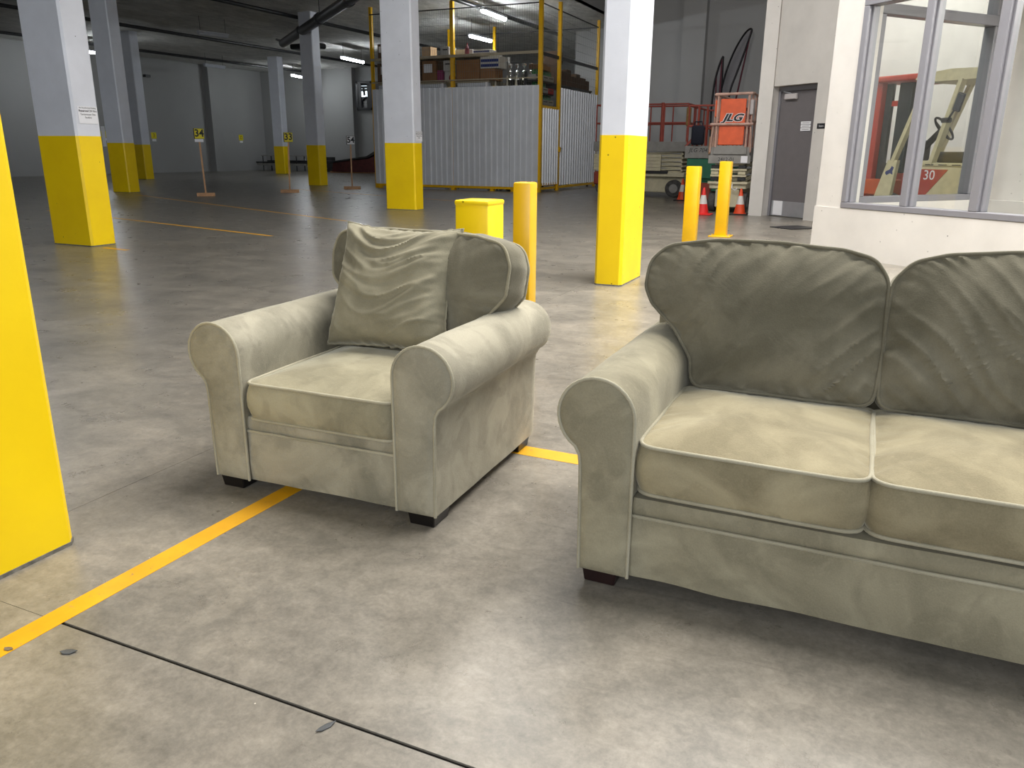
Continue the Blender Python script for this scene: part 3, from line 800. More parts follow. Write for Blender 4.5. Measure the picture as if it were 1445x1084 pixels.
# ---- pillow lying against the chair back ----
def pillow():
    t = thing('throw_pillow', 'square sage velvet pillow with wrinkled cover standing in the armchair', 'pillow', (-1.645, 2.425, 0.452), math.radians(1))
    Cs = {'tl': Vector((-.285, .500)), 'tr': Vector((.238, .492)), 'br': Vector((.242, .008)), 'bl': Vector((-.292, -.002))}
    M = leanM(0, 0.075, 0.0, 20)
    n = 72; bm = bmesh.new(); T = 0.098
    def pos(i, j, sg):
        u, v = i / n, j / n
        a = Cs['bl'].lerp(Cs['br'], u); b = Cs['tl'].lerp(Cs['tr'], u); p = a.lerp(b, v)
        U, V = 2 * u - 1, 2 * v - 1
        pull = 0.028
        p.x -= pull * math.copysign(1, U) * abs(U) ** 3 * (1 - V * V); p.y -= pull * math.copysign(1, V) * abs(V) ** 3 * (1 - U * U) * (0.5 if V < 0 else 0.9)
        fat = (max(0, 1 - U ** 4) * max(0, 1 - V ** 4)) ** 0.55
        h = T * fat * (1.0 + 0.25 * (-V)) 
        nz = noise.noise
        # cloth hanging in slack, irregular folds from the upper corners
        wx = 0.05 * nz(Vector((p.x * 3.1, p.y * 3.1, 3.0))); wy = 0.06 * nz(Vector((p.x * 3.7, p.y * 2.9, 9.0)))
        ph = (p.y + wy) - 1.2 * (p.x + wx + 0.02) ** 2
        f1 = nz(Vector((ph * 15, p.x * 2.2, 2.0))) + 0.5 * nz(Vector((ph * 31, p.x * 4.0, 5.0)))
        f1 = 1 - min(1, abs(f1) * 2.6)
        mask = (1 - abs(U) ** 6) * (1 - abs(V) ** 8)
        w_ = 0.021 * (max(0, f1) ** 1.3 - 0.25) * mask * (0.25 + 0.95 * v)
        d2 = p.x * 0.75 - p.y * 0.66 + wx
        r2 = 1 - min(1, abs(nz(Vector((d2 * 17, (p.x + p.y) * 2.5, 11)))) * 2.4)
        w_ += 0.019 * (r2 - 0.3) * max(0, U) ** 1.3 * (1 - abs(U) ** 8) * (1 - abs(V) ** 8)
        d3 = p.x * 0.85 + p.y * 0.5 + wy
        r3 = 1 - min(1, abs(nz(Vector((d3 * 15, (p.x - p.y) * 2.5, 21)))) * 2.4)
        w_ += 0.018 * (r3 - 0.3) * max(0, -U) ** 1.2 * (1 - abs(U) ** 8) * (0.3 + v) * (1 - abs(V) ** 8)
        w_ += 0.004 * nz(Vector((p.x * 16, p.y * 16, 4))) * fat
        e = 0.006 * nz(Vector((u * 24, v * 24, 8)))
        edge = max(abs(U), abs(V)) ** 14
        p.x += e * edge; p.y += e * edge
        return M @ Vector((p.x, p.y, sg * max(0.0, h + (w_ if sg > 0 else 0))))
    top = [[bm.verts.new(pos(i, j, 1)) for i in range(n + 1)] for j in range(n + 1)]
    bot = [[top[j][i] if i in (0, n) or j in (0, n) else bm.verts.new(pos(i, j, -0.7)) for i in range(n + 1)] for j in range(n + 1)]
    for g in (top, bot):
        for j in range(n):
            for i in range(n): bm.faces.new((g[j][i], g[j][i + 1], g[j + 1][i + 1], g[j + 1][i]))
    edge = [v.co.copy() for v in top[0]] + [top[j][n].co.copy() for j in range(1, n + 1)] + [top[n][i].co.copy() for i in range(n - 1, -1, -1)] + [top[j][0].co.copy() for j in range(n - 1, 0, -1)]
    mb = MB(); mb.bm.free(); mb.bm = bm
    o = mb.build('cover', V_PILL, t, 70)
    MB().tube(edge, 0.0042, 6, closed=True).build('edge_seam', V_PILL, o, 60)
pillow()

# ---- sofa ----
so = thing('sofa', 'sage velvet two-cushion sofa with rolled arms and dark wood feet', 'sofa', (0.072, 1.93, 0))
SA = 0.582
arm(so, -SA, -1, 0.90, V_BODY, 9.0)
arm(so, SA, 1, 0.90, V_BODY, 12.0)
front_rail(so, -SA + .001, SA - .001, 0.016, 6.0)
MB().bb((-SA + .002, 0.075, 0.05), (SA - .002, 0.86, 0.295), 0.01).build('seat_base', V_BODY, so, 40)
m = MB(); m.prism([(0.70, 0.045), (0.885, 0.045), (0.90, 0.45), (0.905, 0.73), (0.885, 0.75), (0.81, 0.745), (0.78, 0.45), (0.70, 0.30)], -0.725, 0.725, lambda y, z, x: (x, y, z))
m.build('back_frame', V_BODY, so, 30)
for sx in (-1, 1):
    foot(so, sx * 0.668, 0.065, 0.105, 0.12); foot(so, sx * 0.668, 0.80)
for k, sx in enumerate((-1, 1)):
    cushion(so, 'seat_cushion', [(-.287, -.33, .06), (.287, -.33, .06), (.287, .285, .04), (-.287, .285, .04)], 0.134, 0.040, 0.012,
            Matrix.Translation((sx * 0.290, 0.338, 0.374)), V_SEAT, gather=0.008, gfreq=60, seed=4.4 + k * 3, bulge=0.018)
def edge_creases(fn, seed, x0, x1, amp, ang):
    g = creases(seed, amp, ang)
    h_ = creases(seed + 4, amp, ang + .25)
    def fn2(x, y, s):
        u = max(0.0, min(1.0, (x - x0) / (x1 - x0)))
        return fn(x, y, s) + (g(x, y, s) + h_(x, y, s)) * u * u
    return fn2
def back_outline(sx):
    L = [(-.480, .006, .045), (.064, .006, .045), (.070, .20, .3), (.066, .385, .09), (.020, .446, .08), (-.07, .470, .15), (-.25, .485, .4), (-.45, .480, .2), (-.605, .455, .09), (-.660, .40, .08), (-.667, .315, .06), (-.640, .262, .05), (-.556, .185, .06), (-.492, .09, .05)]
    c = -.072 
    pts = [(x - 0.072, y, r) for x, y, r in L]
    if sx < 0: return pts
    return [(-x, y, r) for x, y, r in pts][::-1]
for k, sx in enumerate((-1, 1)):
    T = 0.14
    cushion(so, 'back_cushion', back_outline(sx), T, 0.058, 0.012, leanM(0, 0.57 + T / 2 * math.cos(math.radians(14)), 0.46 - T / 2 * math.sin(math.radians(14)), 14), V_BACK_SHADED, N=200, R=30, gather=0.021, gfreq=64, seed=8.1 + k * 5, wav=0.010, folds=edge_creases(creases(5.0, .03, -.6), 41.0, -.36, -.03, .05, 2.2) if k == 0 else creases(12.0, .026, .8), pmat=V_BACK_SHADED, glen=.075)

# ------------------------------------------------------------------ storage cage
CX0, CX1, CY0, CY1 = -15.17, -9.35, 22.6, 27.75
cage = thing('storage_cage', 'locked storage cage of ribbed metal sheets, yellow posts and wire mesh', 'cage', (CX1, CY0, 0))
def cg(x, y, z): return Vector((x - CX1, y - CY0, z))
M_RIB = plain('ribbed_sheet', lin(226, 229, 235), 0.32, 0.08, var=0.05, scale=2)
def corrugated(a, b, z0, z1, nrm, name='corrugated_sheet', pitch=0.2):
    a = Vector((*a, 0)); b = Vector((*b, 0)); L = (b - a).length; d = (b - a) / L; nrm = Vector((*nrm, 0))
    prof = []; k = 0; n = max(1, round(L / pitch)); p = L / n
    for i in range(n):
        x = i * p
        prof += [(x, 0), (x + p * .60, 0), (x + p * .68, 0.045), (x + p * .90, 0.045)]
    prof.append((L, 0))
    m = MB(); lo = []; hi = []
    for x, h in prof:
        q = a + d * x + nrm * h
        lo.append(m.bm.verts.new(cg(q.x, q.y, z0))); hi.append(m.bm.verts.new(cg(q.x, q.y, z1)))
    for i in range(len(prof) - 1): m.bm.faces.new((lo[i], lo[i + 1], hi[i + 1], hi[i]))
    o = m.build(name, M_RIB, cage)
    md = o.modifiers.new('thickness', 'SOLIDIFY'); md.thickness = 0.004
    return o
for k in range(6):
    xa = CX0 + (CX1 - CX0) * k / 6; xb = CX0 + (CX1 - CX0) * (k + 1) / 6
    corrugated((xa + .004, CY0 - 0.03), (xb - .004, CY0 - 0.03), 0.14, 3.05, (0, -1))
GY = 24.05
corrugated((CX1 + .02, CY0 + 0.06), (CX1 + .02, GY - 0.04), 0.2, 2.43, (1, 0), 'gate_sheet')
for k in range(4):
    ya = GY + .06 + (CY1 - GY - .1) * k / 4; yb = GY + .06 + (CY1 - GY - .1) * (k + 1) / 4
    corrugated((CX1 + .02, ya), (CX1 + .02, yb - .006), 0.16, 3.08, (1, 0))
def cpost(x, y, wd=0.10, z1=5.48):
    MB().bb(cg(x - wd / 2, y - wd / 2, 0.0), cg(x + wd / 2, y + wd / 2, z1)).build('post', M_YPOST, cage)
for x, y, wd in ((CX0, CY0 + .05, .09), (-12.27, CY0 + .05, .11), (CX1, CY0, .11), (CX1 + .02, GY, .10), (CX1, CY1, .09), (CX0, CY1, .09), (-13.3, CY1, .09)): cpost(x, y, wd)
def cbar(a, b, wd, h, mat, name):
    MB().bar(cg(*a), cg(*b), wd, h).build(name, mat, cage)
M_TAN = plain('tan_rail_paint', lin(168, 158, 136), 0.5)
cbar((CX0, CY0 - .02, 0.10), (CX1, CY0 - .02, 0.10), 0.06, 0.07, M_YPOST, 'base_rail')
cbar((CX1 + .0, CY0, 0.10), (CX1 + .0, CY1, 0.10), 0.06, 0.07, M_YPOST, 'base_rail')
for x in (-15.0, -13.9, -12.27, -10.9, -10.2):
    MB().box(cg(x, CY0, 0.03), (0.12, 0.12, 0.06)).build('skid_foot', M_YPOST, cage)
cbar((CX0, CY0 - .02, 3.93), (CX1, CY0 - .02, 3.95), 0.05, 0.075, M_TAN, 'mesh_rail')
cbar((CX0, CY0 - .02, 3.25), (CX1, CY0 - .02, 3.26), 0.03, 0.03, M_TAN, 'mesh_rail')
cbar((CX1, CY0, 3.92), (CX1, CY1, 3.94), 0.05, 0.09, M_BLACK, 'mesh_rail')
cbar((CX0, CY0 - .02, 5.25), (CX1, CY0 - .02, 5.25), 0.025, 0.03, M_BLACK, 'top_rail')
cbar((CX1, CY0, 5.25), (CX1, CY1, 5.25), 0.025, 0.03, M_BLACK, 'top_rail')
cbar((CX0, CY1, 5.25), (CX1, CY1, 5.25), 0.025, 0.03, M_BLACK, 'top_rail')
for z in (0.22, 2.46): cbar((CX1 + .01, CY0 + .08, z), (CX1 + .01, GY - .06, z), 0.05, 0.08, M_YPOST, 'gate_rail')
for y in (CY0 + .09, GY - .08): cbar((CX1 + .01, y, 0.2), (CX1 + .01, y, 2.46), 0.05, 0.05, M_YPOST, 'gate_stile')
MB().box(cg(CX1 + .08, GY - .02, 1.25), (0.08, 0.10, 0.16), None, 0.01).build('latch', M_YPOST, cage)
MB().cyl(cg(CX1 + .1, GY + .05, 1.28), cg(CX1 + .1, GY + .16, 1.28), 0.02, 6).build('padlock', M_STEEL, cage)
MB().bb(cg(-14.4, CY0 - .065, 1.62), cg(-14.1, CY0 - .035, 2.05)).build('lock_plate', M_BLACK, cage)
M_WIRE = plain('mesh_wire', lin(120, 120, 116), 0.5, 0.3)
def wires(a, b, z0, z1, step, hstep):
    a = Vector((*a, 0)); b = Vector((*b, 0)); L = (b - a).length; d = (b - a) / L; m = MB(); r = 0.0032
    n = int(L / step)
    for i in range(n + 1):
        q = a + d * (L * i / n); m.tube([cg(q.x, q.y, z0), cg(q.x, q.y, z1)], r, 3)
    nz = int((z1 - z0) / hstep)
    for k in range(nz + 1):
        z = z0 + (z1 - z0) * k / nz; m.tube([cg(a.x, a.y, z), cg(b.x, b.y, z)], r, 3)
    stuff(m.build('wire_mesh', M_WIRE, cage))
wires((CX0 + .06, CY0 - .01), (-12.33, CY0 - .01), 3.05, 5.25, 0.075, 0.22)
wires((-12.21, CY0 - .01), (CX1 - .06, CY0 - .01), 3.05, 5.25, 0.075, 0.22)
wires((CX1, CY0 + .06), (CX1, GY - .05), 2.5, 5.25, 0.11, 0.22)
wires((CX1, GY + .05), (CX1, CY1 - .05), 3.08, 5.25, 0.11, 0.22)

# pallet rack inside the cage and what stands on it
rk = thing('pallet_rack', 'tall pallet rack inside the storage cage carrying boxes', 'rack', (-12.5, 23.4, 0))
RX0, RX1 = -15.0, -11.0
for x in (RX0, -12.5, RX1):
    for y in (23.40, 24.0):
        MB().bb((x + 12.5 - .04, y - 23.4 - .04, 0), (x + 12.5 + .04, y - 23.4 + .04, 4.0)).build('upright', M_GREYM, rk)
for z in (3.23, 3.95):
    for x0, x1 in ((RX0, -12.5), (-12.5, RX1)):
        MB().bb((x0 + 12.5 + .045, -.72, z - .05), (x1 + 12.5 - .045, .6, z)).build('deck', M_TAN, rk)
sh = thing('low_shelf', 'shelf behind the ribbed sheets holding clear tapered vases', 'rack', (-10.47, 22.95, 0))
MB().bb((-.55, -.25, 2.92), (0.54, .2, 2.97)).build('deck', M_TAN, sh)
for x in (-.51, .5):
    for y in (-.2, .16): MB().bb((x - .03, y - .03, 0), (x + .03, y + .03, 2.92)).build('upright', M_GREYM, sh)

def carton(x, y, z, dx, dy, dz, mat, label, rz=0.0, lab=None, top=None, nm='carton', grp=None):
    t = thing(nm, label, 'box', (x, y, z), rz, grp)
    MB().bb((-dx / 2, -dy / 2, 0), (dx / 2, dy / 2, dz), 0.008).build('body', mat, t)
    MB().bb((-dx / 2 + .01, -.03, dz), (dx / 2 - .01, .03, dz + .002)).build('tape', M_TAN, t)
    if lab == 'label': MB().bb((-.18, -dy / 2 - .003, dz * .45), (.12, -dy / 2, dz * .85)).build('shipping_label', M_PAPER, t)
    if lab == 'stripes':
        for q in (0.12, 0.52): MB().bb((-dx / 2 + .02, -dy / 2 - .003, dz * q), (dx / 2 - .02, -dy / 2, dz * (q + .24))).build('printed_band', M_BLUE, t)
    if lab == 'round': MB().cyl((.14, -dy / 2 - .004, dz * .35), (.14, -dy / 2, dz * .35), 0.12, 16).build('printed_disc', M_REDBOX, t)
    if lab == 'slot': MB().bb((-.06, -dy / 2 - .003, dz * .62), (.10, -dy / 2, dz * .74)).build('hand_slot', M_BLACK, t)
    return t
M_BLUE = plain('blue_print', lin(38, 52, 110), 0.6)
M_REDBOX = plain('dull_red_print', lin(128, 44, 56), 0.6)
M_PINK = plain('magenta_box', lin(140, 60, 100), 0.7)
M_BOXW = plain('white_box_card', lin(196, 194, 190), 0.8, var=0.06)
L1 = 3.23; L2 = 3.95
carton(-14.72, 23.0, L1, .62, .6, .60, M_CARDD, 'dark brown box on the lower rack level next to the cage end post', lab='label')
carton(-13.9, 23.05, L1, .9, .6, .62, M_CARDD, 'dark brown box on the lower level, hidden mostly by the column')
carton(-13.14, 23.0, L1, .50, .6, .62, M_CARD, 'brown box with a white label just past the column, lower level', lab='label')
carton(-12.76, 22.98, L1, .20, .5, .34, M_PINK, 'small magenta box on the lower rack level')
carton(-12.74, 23.02, L1 + .345, .24, .5, .24, M_CARDD, 'small dark box stacked on the magenta box')
carton(-12.47, 22.88, L1, .26, .3, .30, M_BOXW, 'white box with a red printed disc behind the middle yellow post', lab='round')
carton(-12.5, 22.85, L1 + .305, .26, .3, .30, M_BOXW, 'white box with a hand slot stacked on the one with a red disc', lab='slot')
carton(-11.78, 23.0, L1, .78, .6, .60, M_CARD, 'big plain brown box, largest on the rack')
carton(-11.12, 22.98, L1, .50, .55, .335, M_CARD, 'brown box standing under the blue and white striped box')
carton(-11.05, 22.98, L1 + .34, .62, .55, .34, M_BOXW, 'blue and white striped box stacked on a brown box', lab='stripes')
carton(-14.80, 23.0, L2, .46, .5, .46, M_CARDD, 'brown box with a white label on the top rack level next to the end post', lab='label')
carton(-14.30, 23.1, L2, .30, .4, .44, M_CARD, 'light brown box on the top level half behind the column')
carton(-13.28, 23.0, L2, .32, .4, .32, plain('tan_card', lin(186, 152, 112), .8), 'tan box on the top rack level just past the column')
carton(-12.55, 22.9, L2, .30, .5, .28, M_BOXW, 'white box on the top rack level behind the middle yellow post', lab='slot')
carton(-12.05, 23.1, L2, .55, .5, .20, M_BOXW, 'low white box with an open flap on the top rack level', rz=.25)
carton(-11.37, 23.05, L2, .56, .5, .17, M_BOXW, 'flat blue and white box on the top rack level', lab='stripes')
tag(MB().lathe([(0.06, 0), (.06, .22), (.02, .3), (.02, .36), (0.0, .36)], 10).build('red_bottle', M_REDBOX), 'red bottle on the top rack level between white boxes', 'bottle').location = (-11.82, 22.75, L2 + .001)
def locker(x0, x1, label):
    t = thing('steel_cabinet', label, 'cabinet', ((x0 + x1) / 2, 22.86, 0)); h = (x1 - x0) / 2
    MB().bb((-h, -.2, 0), (h, -.0, 3.06)).build('body', M_WHITEP, t)
    MB().bb((-h - .02, -.22, 3.06), (h + .02, 0.0, 3.17), 0.012).build('top_lid', M_WHITEP, t)
    MB().bb((h - .06, -.225, 2.9), (h + .022, -.2, 3.18)).build('corner_cap', M_PAPER, t)
locker(-14.95, -12.62, 'long white cabinet top showing over the ribbed sheets next to the end post')
locker(-12.10, -11.10, 'white cabinet top showing over the ribbed sheets under the big brown box')
def goblet(x, y, z, h, label):
    prof = [(.07, 0), (.07, .02), (.02, .06), (.016, .16), (.05, .2), (.055, .26), (.02, .3), (.018, .36), (.06, .42), (.07, .5), (.062, .5), (0, .43)]
    o = MB().lathe([(r, q * h / .5) for r, q in prof], 14).build('silver_candlestick', M_CHROME, None, 40)
    o.location = (x, y, z); tag(o, label, 'candlestick', 'silver candlesticks on the cage shelf')
st2 = thing('display_stand', 'dark stand behind the clear vases holding silver candlesticks', 'stand', (-10.3, 23.5, 0))
MB().bb((-.5, -.15, 0), (.36, .2, 3.28)).build('body', M_BLACK, st2)
for k, x in enumerate((-10.70, -10.48, -10.25, -10.02)):
    goblet(x, 23.48, 3.282, .46, ('silver candlestick nearest the brown boxes', 'second silver candlestick from the boxes', 'third silver candlestick from the boxes', 'silver candlestick nearest the cage corner post')[k])
M_CLEAR = glass('clear_vase_glass', (0.9, 0.88, 0.8))
for k in range(9):
    x = -10.94 + k * 0.117 + 0.02 * math.sin(k * 3); h = (0.34, .42, .3, .4, .36, .44, .40, .42, .42)[k]
    prof = [(.056, 0), (.056, .02), (.04, .25 * h), (.028, .55 * h), (.016, h), (.0, h)]
    o = MB().lathe(prof, 12).build('tapered_vase', M_CLEAR if k % 3 else plain('pale_vase', lin(196, 190, 172), .3), None, 50); o.location = (x, 22.9 + .06 * (k % 2), 2.971)
    tag(o, 'slim tapered vase in the row below the silver candlesticks', 'vase', 'tapered vases on the low shelf')
# bottle crates behind the gate
M_CRATE = plain('grey_crate_plastic', lin(150, 152, 150), 0.5, var=0.1)
M_BGREEN = plain('green_bottle', lin(24, 100, 48), 0.2)
M_CRED = plain('red_crate_plastic', lin(178, 38, 44), 0.5)
cr = thing('crate_rack', 'rack behind the cage gate filled with bottle crates', 'rack', (-9.70, 23.45, 0))
for y in (-.73, .73):
    for x in (-.17,): MB().bb((x - .03, y - .03, 0), (x + .03, y + .03, 3.45)).build('upright', M_BLACK, cr)
for z in (2.52, 2.86, 3.20): MB().bb((-.2, -.72, z - .03), (.19, .60, z)).build('deck', M_BLACK, cr)
nb = 0
def crate(x, y, z, mat, label, bottles=True):
    t = thing('bottle_crate', label, 'crate', (x, y, z), 0, None)
    for lo, hi in (((-.16, -.22, 0), (.16, .22, .02)), ((-.16, -.22, 0), (-.14, .22, .17)), ((.14, -.22, 0), (.16, .22, .17)), ((-.16, -.22, 0), (.16, -.2, .17)), ((-.16, .2, 0), (.16, .22, .17))):
        MB().bb(lo, hi).build('side', mat, t)
    MB().bb((.161, -.15, .10), (.163, .15, .13)).build('grip_slot', M_BLACK, t)
    if bottles:
        for i in range(2):
            for j in range(5):
                o = bottle0.copy(); COL.objects.link(o); o.location = (x - .0 + .07 * i, y - .16 + .08 * j, z + .021)
                tag(o, 'green bottle standing in a crate behind the cage gate', 'bottle', 'green bottles in crates behind the gate')
bottle0 = MB().lathe([(.034, 0), (.034, .17), (.014, .22), (.014, .29), (0, .29)], 8).build('green_bottle', M_BGREEN, None, 50)
bottle0.location = (-9.68, 23.93, 3.222); tag(bottle0, 'green bottle standing in a crate behind the cage gate', 'bottle', 'green bottles in crates behind the gate')
for li, z in enumerate((2.521, 2.861, 3.201)):
    for j, y in enumerate((22.98, 23.43, 23.87)):
        red = (li == 1 and j == 2) or (li == 0 and j == 0)
        lev = ('bottom', 'middle', 'top')[li]; pl = ('nearest the corner post', 'in the middle', 'nearest the gate latch side')[j]
        crate(-9.68, y, z, M_CRED if red else M_CRATE, '%s bottle crate, %s shelf behind the gate, %s' % ('red' if red else 'grey', lev, pl), not red)
for k, (y, dx) in enumerate(((23.0, .3), (23.35, .34), (23.7, .3))):
    carton(-9.68, y, 3.515, dx, .3, .14 + .03 * (k % 2), M_CARD if k else M_CARDD, ('dark box lying on the top bottle crates, nearest the corner post', 'brown box lying on the top bottle crates, middle one', 'brown box lying on the top bottle crates, farthest one')[k])
# boxes and tubs along the cage side wall
sr = thing('side_rack', 'dim rack along the side of the storage cage', 'rack', (-9.85, 25.85, 0))
MB().bb((-.4, -1.6, 3.16), (.4, 1.7, 3.2)).build('deck', M_BLACK, sr)
for y in (-1.5, 1.6):
    for x in (-.36, .36): MB().bb((x - .03, y - .03, 0), (x + .03, y + .03, 3.16)).build('upright', M_BLACK, sr)
for k, (y, dy, h) in enumerate(((24.45, .4, .62), (24.9, .42, .42), (25.35, .4, .5), (25.8, .4, .34), (26.25, .4, .44), (26.75, .5, .36), (27.2, .3, .3))):
    carton(-9.75, y, 3.201, .5, dy, h, M_CARDD, 'dim brown box on the cage side rack, %s from the gate post' % ('first', 'second', 'third', 'fourth, lowest,', 'fifth', 'sixth', 'last and smallest')[k], grp='boxes on the cage side rack')
carton(-9.75, 24.6, 3.826, .45, .5, .34, M_CARDD, 'dim brown box stacked high by the gate post, tallest on the side rack')

# ------------------------------------------------------------------ scissor lifts, cones, sails
def wheel(parent, x, y, r, wd):
    o = MB().lathe([(r * .55, -wd / 2), (r * .93, -wd / 2), (r, -wd * .35), (r, wd * .35), (r * .93, wd / 2), (r * .55, wd / 2)], 22, Matrix.Translation((x, y, r)) @ Matrix.Rotation(PI / 2, 4, 'X')).build('wheel', M_RUBBER, parent, 40)
    MB().lathe([(r * .5, -wd / 2 - .006), (r * .5, wd / 2 + .006)], 16, Matrix.Translation((x, y, r)) @ Matrix.Rotation(PI / 2, 4, 'X')).build('hub', M_GREYM, o, 40)
def scissor_lift(label, loc, rotz, L, W, base_m, deck_m, rail_m, z_base, z_deck, z_top, wr, layers=5, front_panel=None, arms_m=None):
    t = thing('scissor_lift', label, 'lift', loc, rotz)
    for x in (wr * 1.15, L - wr * 1.15):
        for y in (-W / 2 + .07, W / 2 - .07): wheel(t, x, y, wr, 0.13)
    MB().bb((0.02, -W / 2 + .15, wr * .5), (L - .02, W / 2 - .15, z_base - .12), 0.02).build('chassis', base_m, t)
    MB().bb((0.0, -W / 2 + .02, z_base - .12), (L, W / 2 - .02, z_base), 0.01).build('base_tray', base_m, t)
    hz = (z_deck - .26 - z_base) / layers
    for k in range(layers):
        for y in (-W / 2 + .12, W / 2 - .12):
            za, zb = z_base + hz * (k + .12), z_base + hz * (k + .88)
            MB().bar((0.1, y, za), (L - .1, y, zb), .045, hz * .36).build('scissor_arm', arms_m or M_CREAM, t)
            MB().bar((0.1, y + .05, zb), (L - .1, y + .05, za), .045, hz * .36).build('scissor_arm', arms_m or M_CREAM, t)
        for x in (.1, L - .1):
            MB().bar((x, -W / 2 + .1, z_base + hz * (k + .5)), (x, W / 2 - .1, z_base + hz * (k + .5)), hz * .5, hz * .42).build('cross_tube', arms_m or M_CREAM, t)
    MB().bb((-.04, -W / 2, z_deck - .26), (L + .04, W / 2, z_deck), 0.008).build('deck_frame', deck_m, t)
    pr = .02
    n = 4
    for i in range(n + 1):
        x = (L) * i / n
        for y in (-W / 2 + .03, W / 2 - .03):
            MB().cyl((x, y, z_deck), (x, y, z_top), pr, 7).build('rail_post', rail_m, t)
    for z in (z_top, (z_top + z_deck) / 2):
        lp = [(0, -W / 2 + .03, z), (L, -W / 2 + .03, z), (L, W / 2 - .03, z), (0, W / 2 - .03, z)]
        MB().tube(lp, pr * 1.15, 7, closed=True).build('guard_rail', rail_m, t)
    return t
# orange lift, narrow end towards the sofa
M_ORANGE = plain('scuffed_orange_panel', lin(222, 98, 58), 0.42, var=0.14, scale=5)
M_RAILP = plain('dusty_pink_rail', lin(184, 150, 136), 0.5, var=0.25, scale=9)
jl = scissor_lift('orange-fronted scissor lift with black logo parked beside the white wall end', (-2.82, 16.95, 0), PI / 2, 1.9, 0.78, M_CREAM, M_GREYM, M_RAILP, 0.60, 1.30, 2.32, 0.21, 3, arms_m=M_CREAM)
p = MB(); p.bb((-.075, -.25, 1.34), (-.045, .25, 2.22), 0.012); po = p.build('control_panel', M_ORANGE, jl); plab(po, 'orange sheet panel with logo')
lettering('JLG', 0.19, facing((0, -1, 0), (-.0785, .0, 1.86)), M_PAPER, po, shear=0.35, sx=1.3, bold=.016)
lettering('JLG', 0.19, facing((0, -1, 0), (-.0805, .0, 1.86)), M_INK, po, shear=0.35, sx=1.3, bold=.007)
for y in (-.30, .30): MB().cyl((-.07, y, 1.3), (-.07, y, 2.3), .022, 8).build('rail_post', M_RAILP, jl)
MB().tube([(-.10, -.42, 1.74), (-.10, .42, 1.74)], .026, 8).build('guard_rail', M_RAILP, jl)
MB().tube([(.05, -.38, 2.32), (-.09, -.36, 2.32), (-.11, 0, 2.31), (-.09, .36, 2.30), (.05, .38, 2.30)], .026, 8).build('guard_rail', M_RAILP, jl)
M_SIL = plain('grey_side_box', lin(190, 184, 184), .5, var=.1)
MB().bb((-.05, -.39, 1.92), (.08, -.30, 2.2), .01).build('side_box', M_SIL, jl)
MB().bb((-.05, .30, 1.88), (.08, .36, 2.2), .01).build('side_box', M_ORANGE, jl)
MB().bb((-.075, -.33, 1.16), (-.04, .33, 1.33), .006).build('step_plate', M_GREYM, jl)
dp = MB().bb((-.06, -.42, 0.98), (-.03, .42, 1.14), .006).build('bumper_plate', M_GREYM, jl)
lettering('2412-01', .10, facing((0, -1, 0), (-.0625, 0.06, 1.06)), M_INK, dp)
MB().bb((-.064, -.36, 1.0), (-.0605, -.23, 1.13)).build('paper_tag', M_PAPER, jl)
for y in (-.26, 0.02, .28):
    for z in (.68, .80, .92): MB().bb((.0, y - .075, z - .035), (.12, y + .075, z + .03), .004).build('scissor_end', M_BLACK if z != .80 else M_CREAM, jl)
for z in (.74, .86): MB().bb((-.02, -.36, z - .018), (.02, .36, z + .018)).build('scissor_tube', M_CREAM, jl)
MB().bb((-.05, -.40, .575), (.02, .40, .625), .006).build('bumper_bar', M_CREAM, jl)
MB().tube([(-.04, -.1, .58), (-.08, -.1, .5), (-.08, -.17, .46), (-.04, -.2, .5)], .012, 6).build('hook', M_PAPER, jl)
for y in (-.4, .4): MB().tube([(-.06, y, 1.2), (-.06, y * .97, 1.5), (-.06, y * .9, 1.74)], .018, 6).build('brace', M_RAILP, jl)
# grey and green lift behind it
mg = scissor_lift('grey and green scissor lift half hidden behind the orange one', (-3.72, 19.45, 0), PI / 2, 2.3, 1.12, M_GREEN, M_GREYM, M_RED, 0.66, 1.34, 2.24, 0.24, 4, arms_m=M_GREEN)
for y in (.3, .1, -.12): MB().cyl((-.02, y, 1.34), (-.02, y, 2.22), .026, 7).build('rail_post', M_RED, mg)
MB().bar((-.03, .56, 1.32), (-.03, .16, 1.78), .05, .05).build('brace', M_RED, mg)
MB().bb((-.06, -.5, 0.60), (-.02, .5, 1.05), .01).build('end_panel', M_GREEN, mg)
de = MB().bb((-.065, -.56, 1.06), (-.04, .56, 1.34), .006).build('end_plate', M_GREYM, mg)
lettering('JLG 7045', .13, facing((0, -1, 0), (-.0675, .22, 1.24)), M_INK, de, shear=.25)
MB().bb((-.05, -.1, .1), (0, .3, .5), .02).build('red_guard', M_RED, mg)
MB().box((0.05, .55, 2.0), (.12, .10, .42), None, .02).build('wicker_bundle', plain('tan_straw', lin(128, 100, 60), .9, var=.3, scale=20), mg)
bag = thing('backpack', 'dark navy backpack hanging on the rail of the green lift', 'bag', (-4.0, 19.38, 1.36))
MB().box((0, 0, .22), (.30, .16, .44), None, .05, 2).build('body', M_NAVY, bag, 50)
MB().tube([(-.1, -.02, .44), (-.08, 0, .52), (.08, 0, .52), (.1, -.02, .44)], .015, 6).build('strap', M_NAVY, bag)
gl = thing('work_gloves', 'pale tan work glove hanging off the green lift rail', 'glove', (-3.66, 19.36, 1.12))
MB().box((0, 0, .28), (.13, .05, .30), None, .02).build('palm', M_PINE, gl, 50)
MB().box((0.01, 0, .54), (.09, .05, .24), None, .02).build('cuff', M_PINE, gl, 50)
for k in range(4): MB().cyl((-.05 + .033 * k, 0, .14), (-.05 + .033 * k, 0, .04 + .02 * (k % 2)), .016, 6).build('finger', M_PINE, gl)
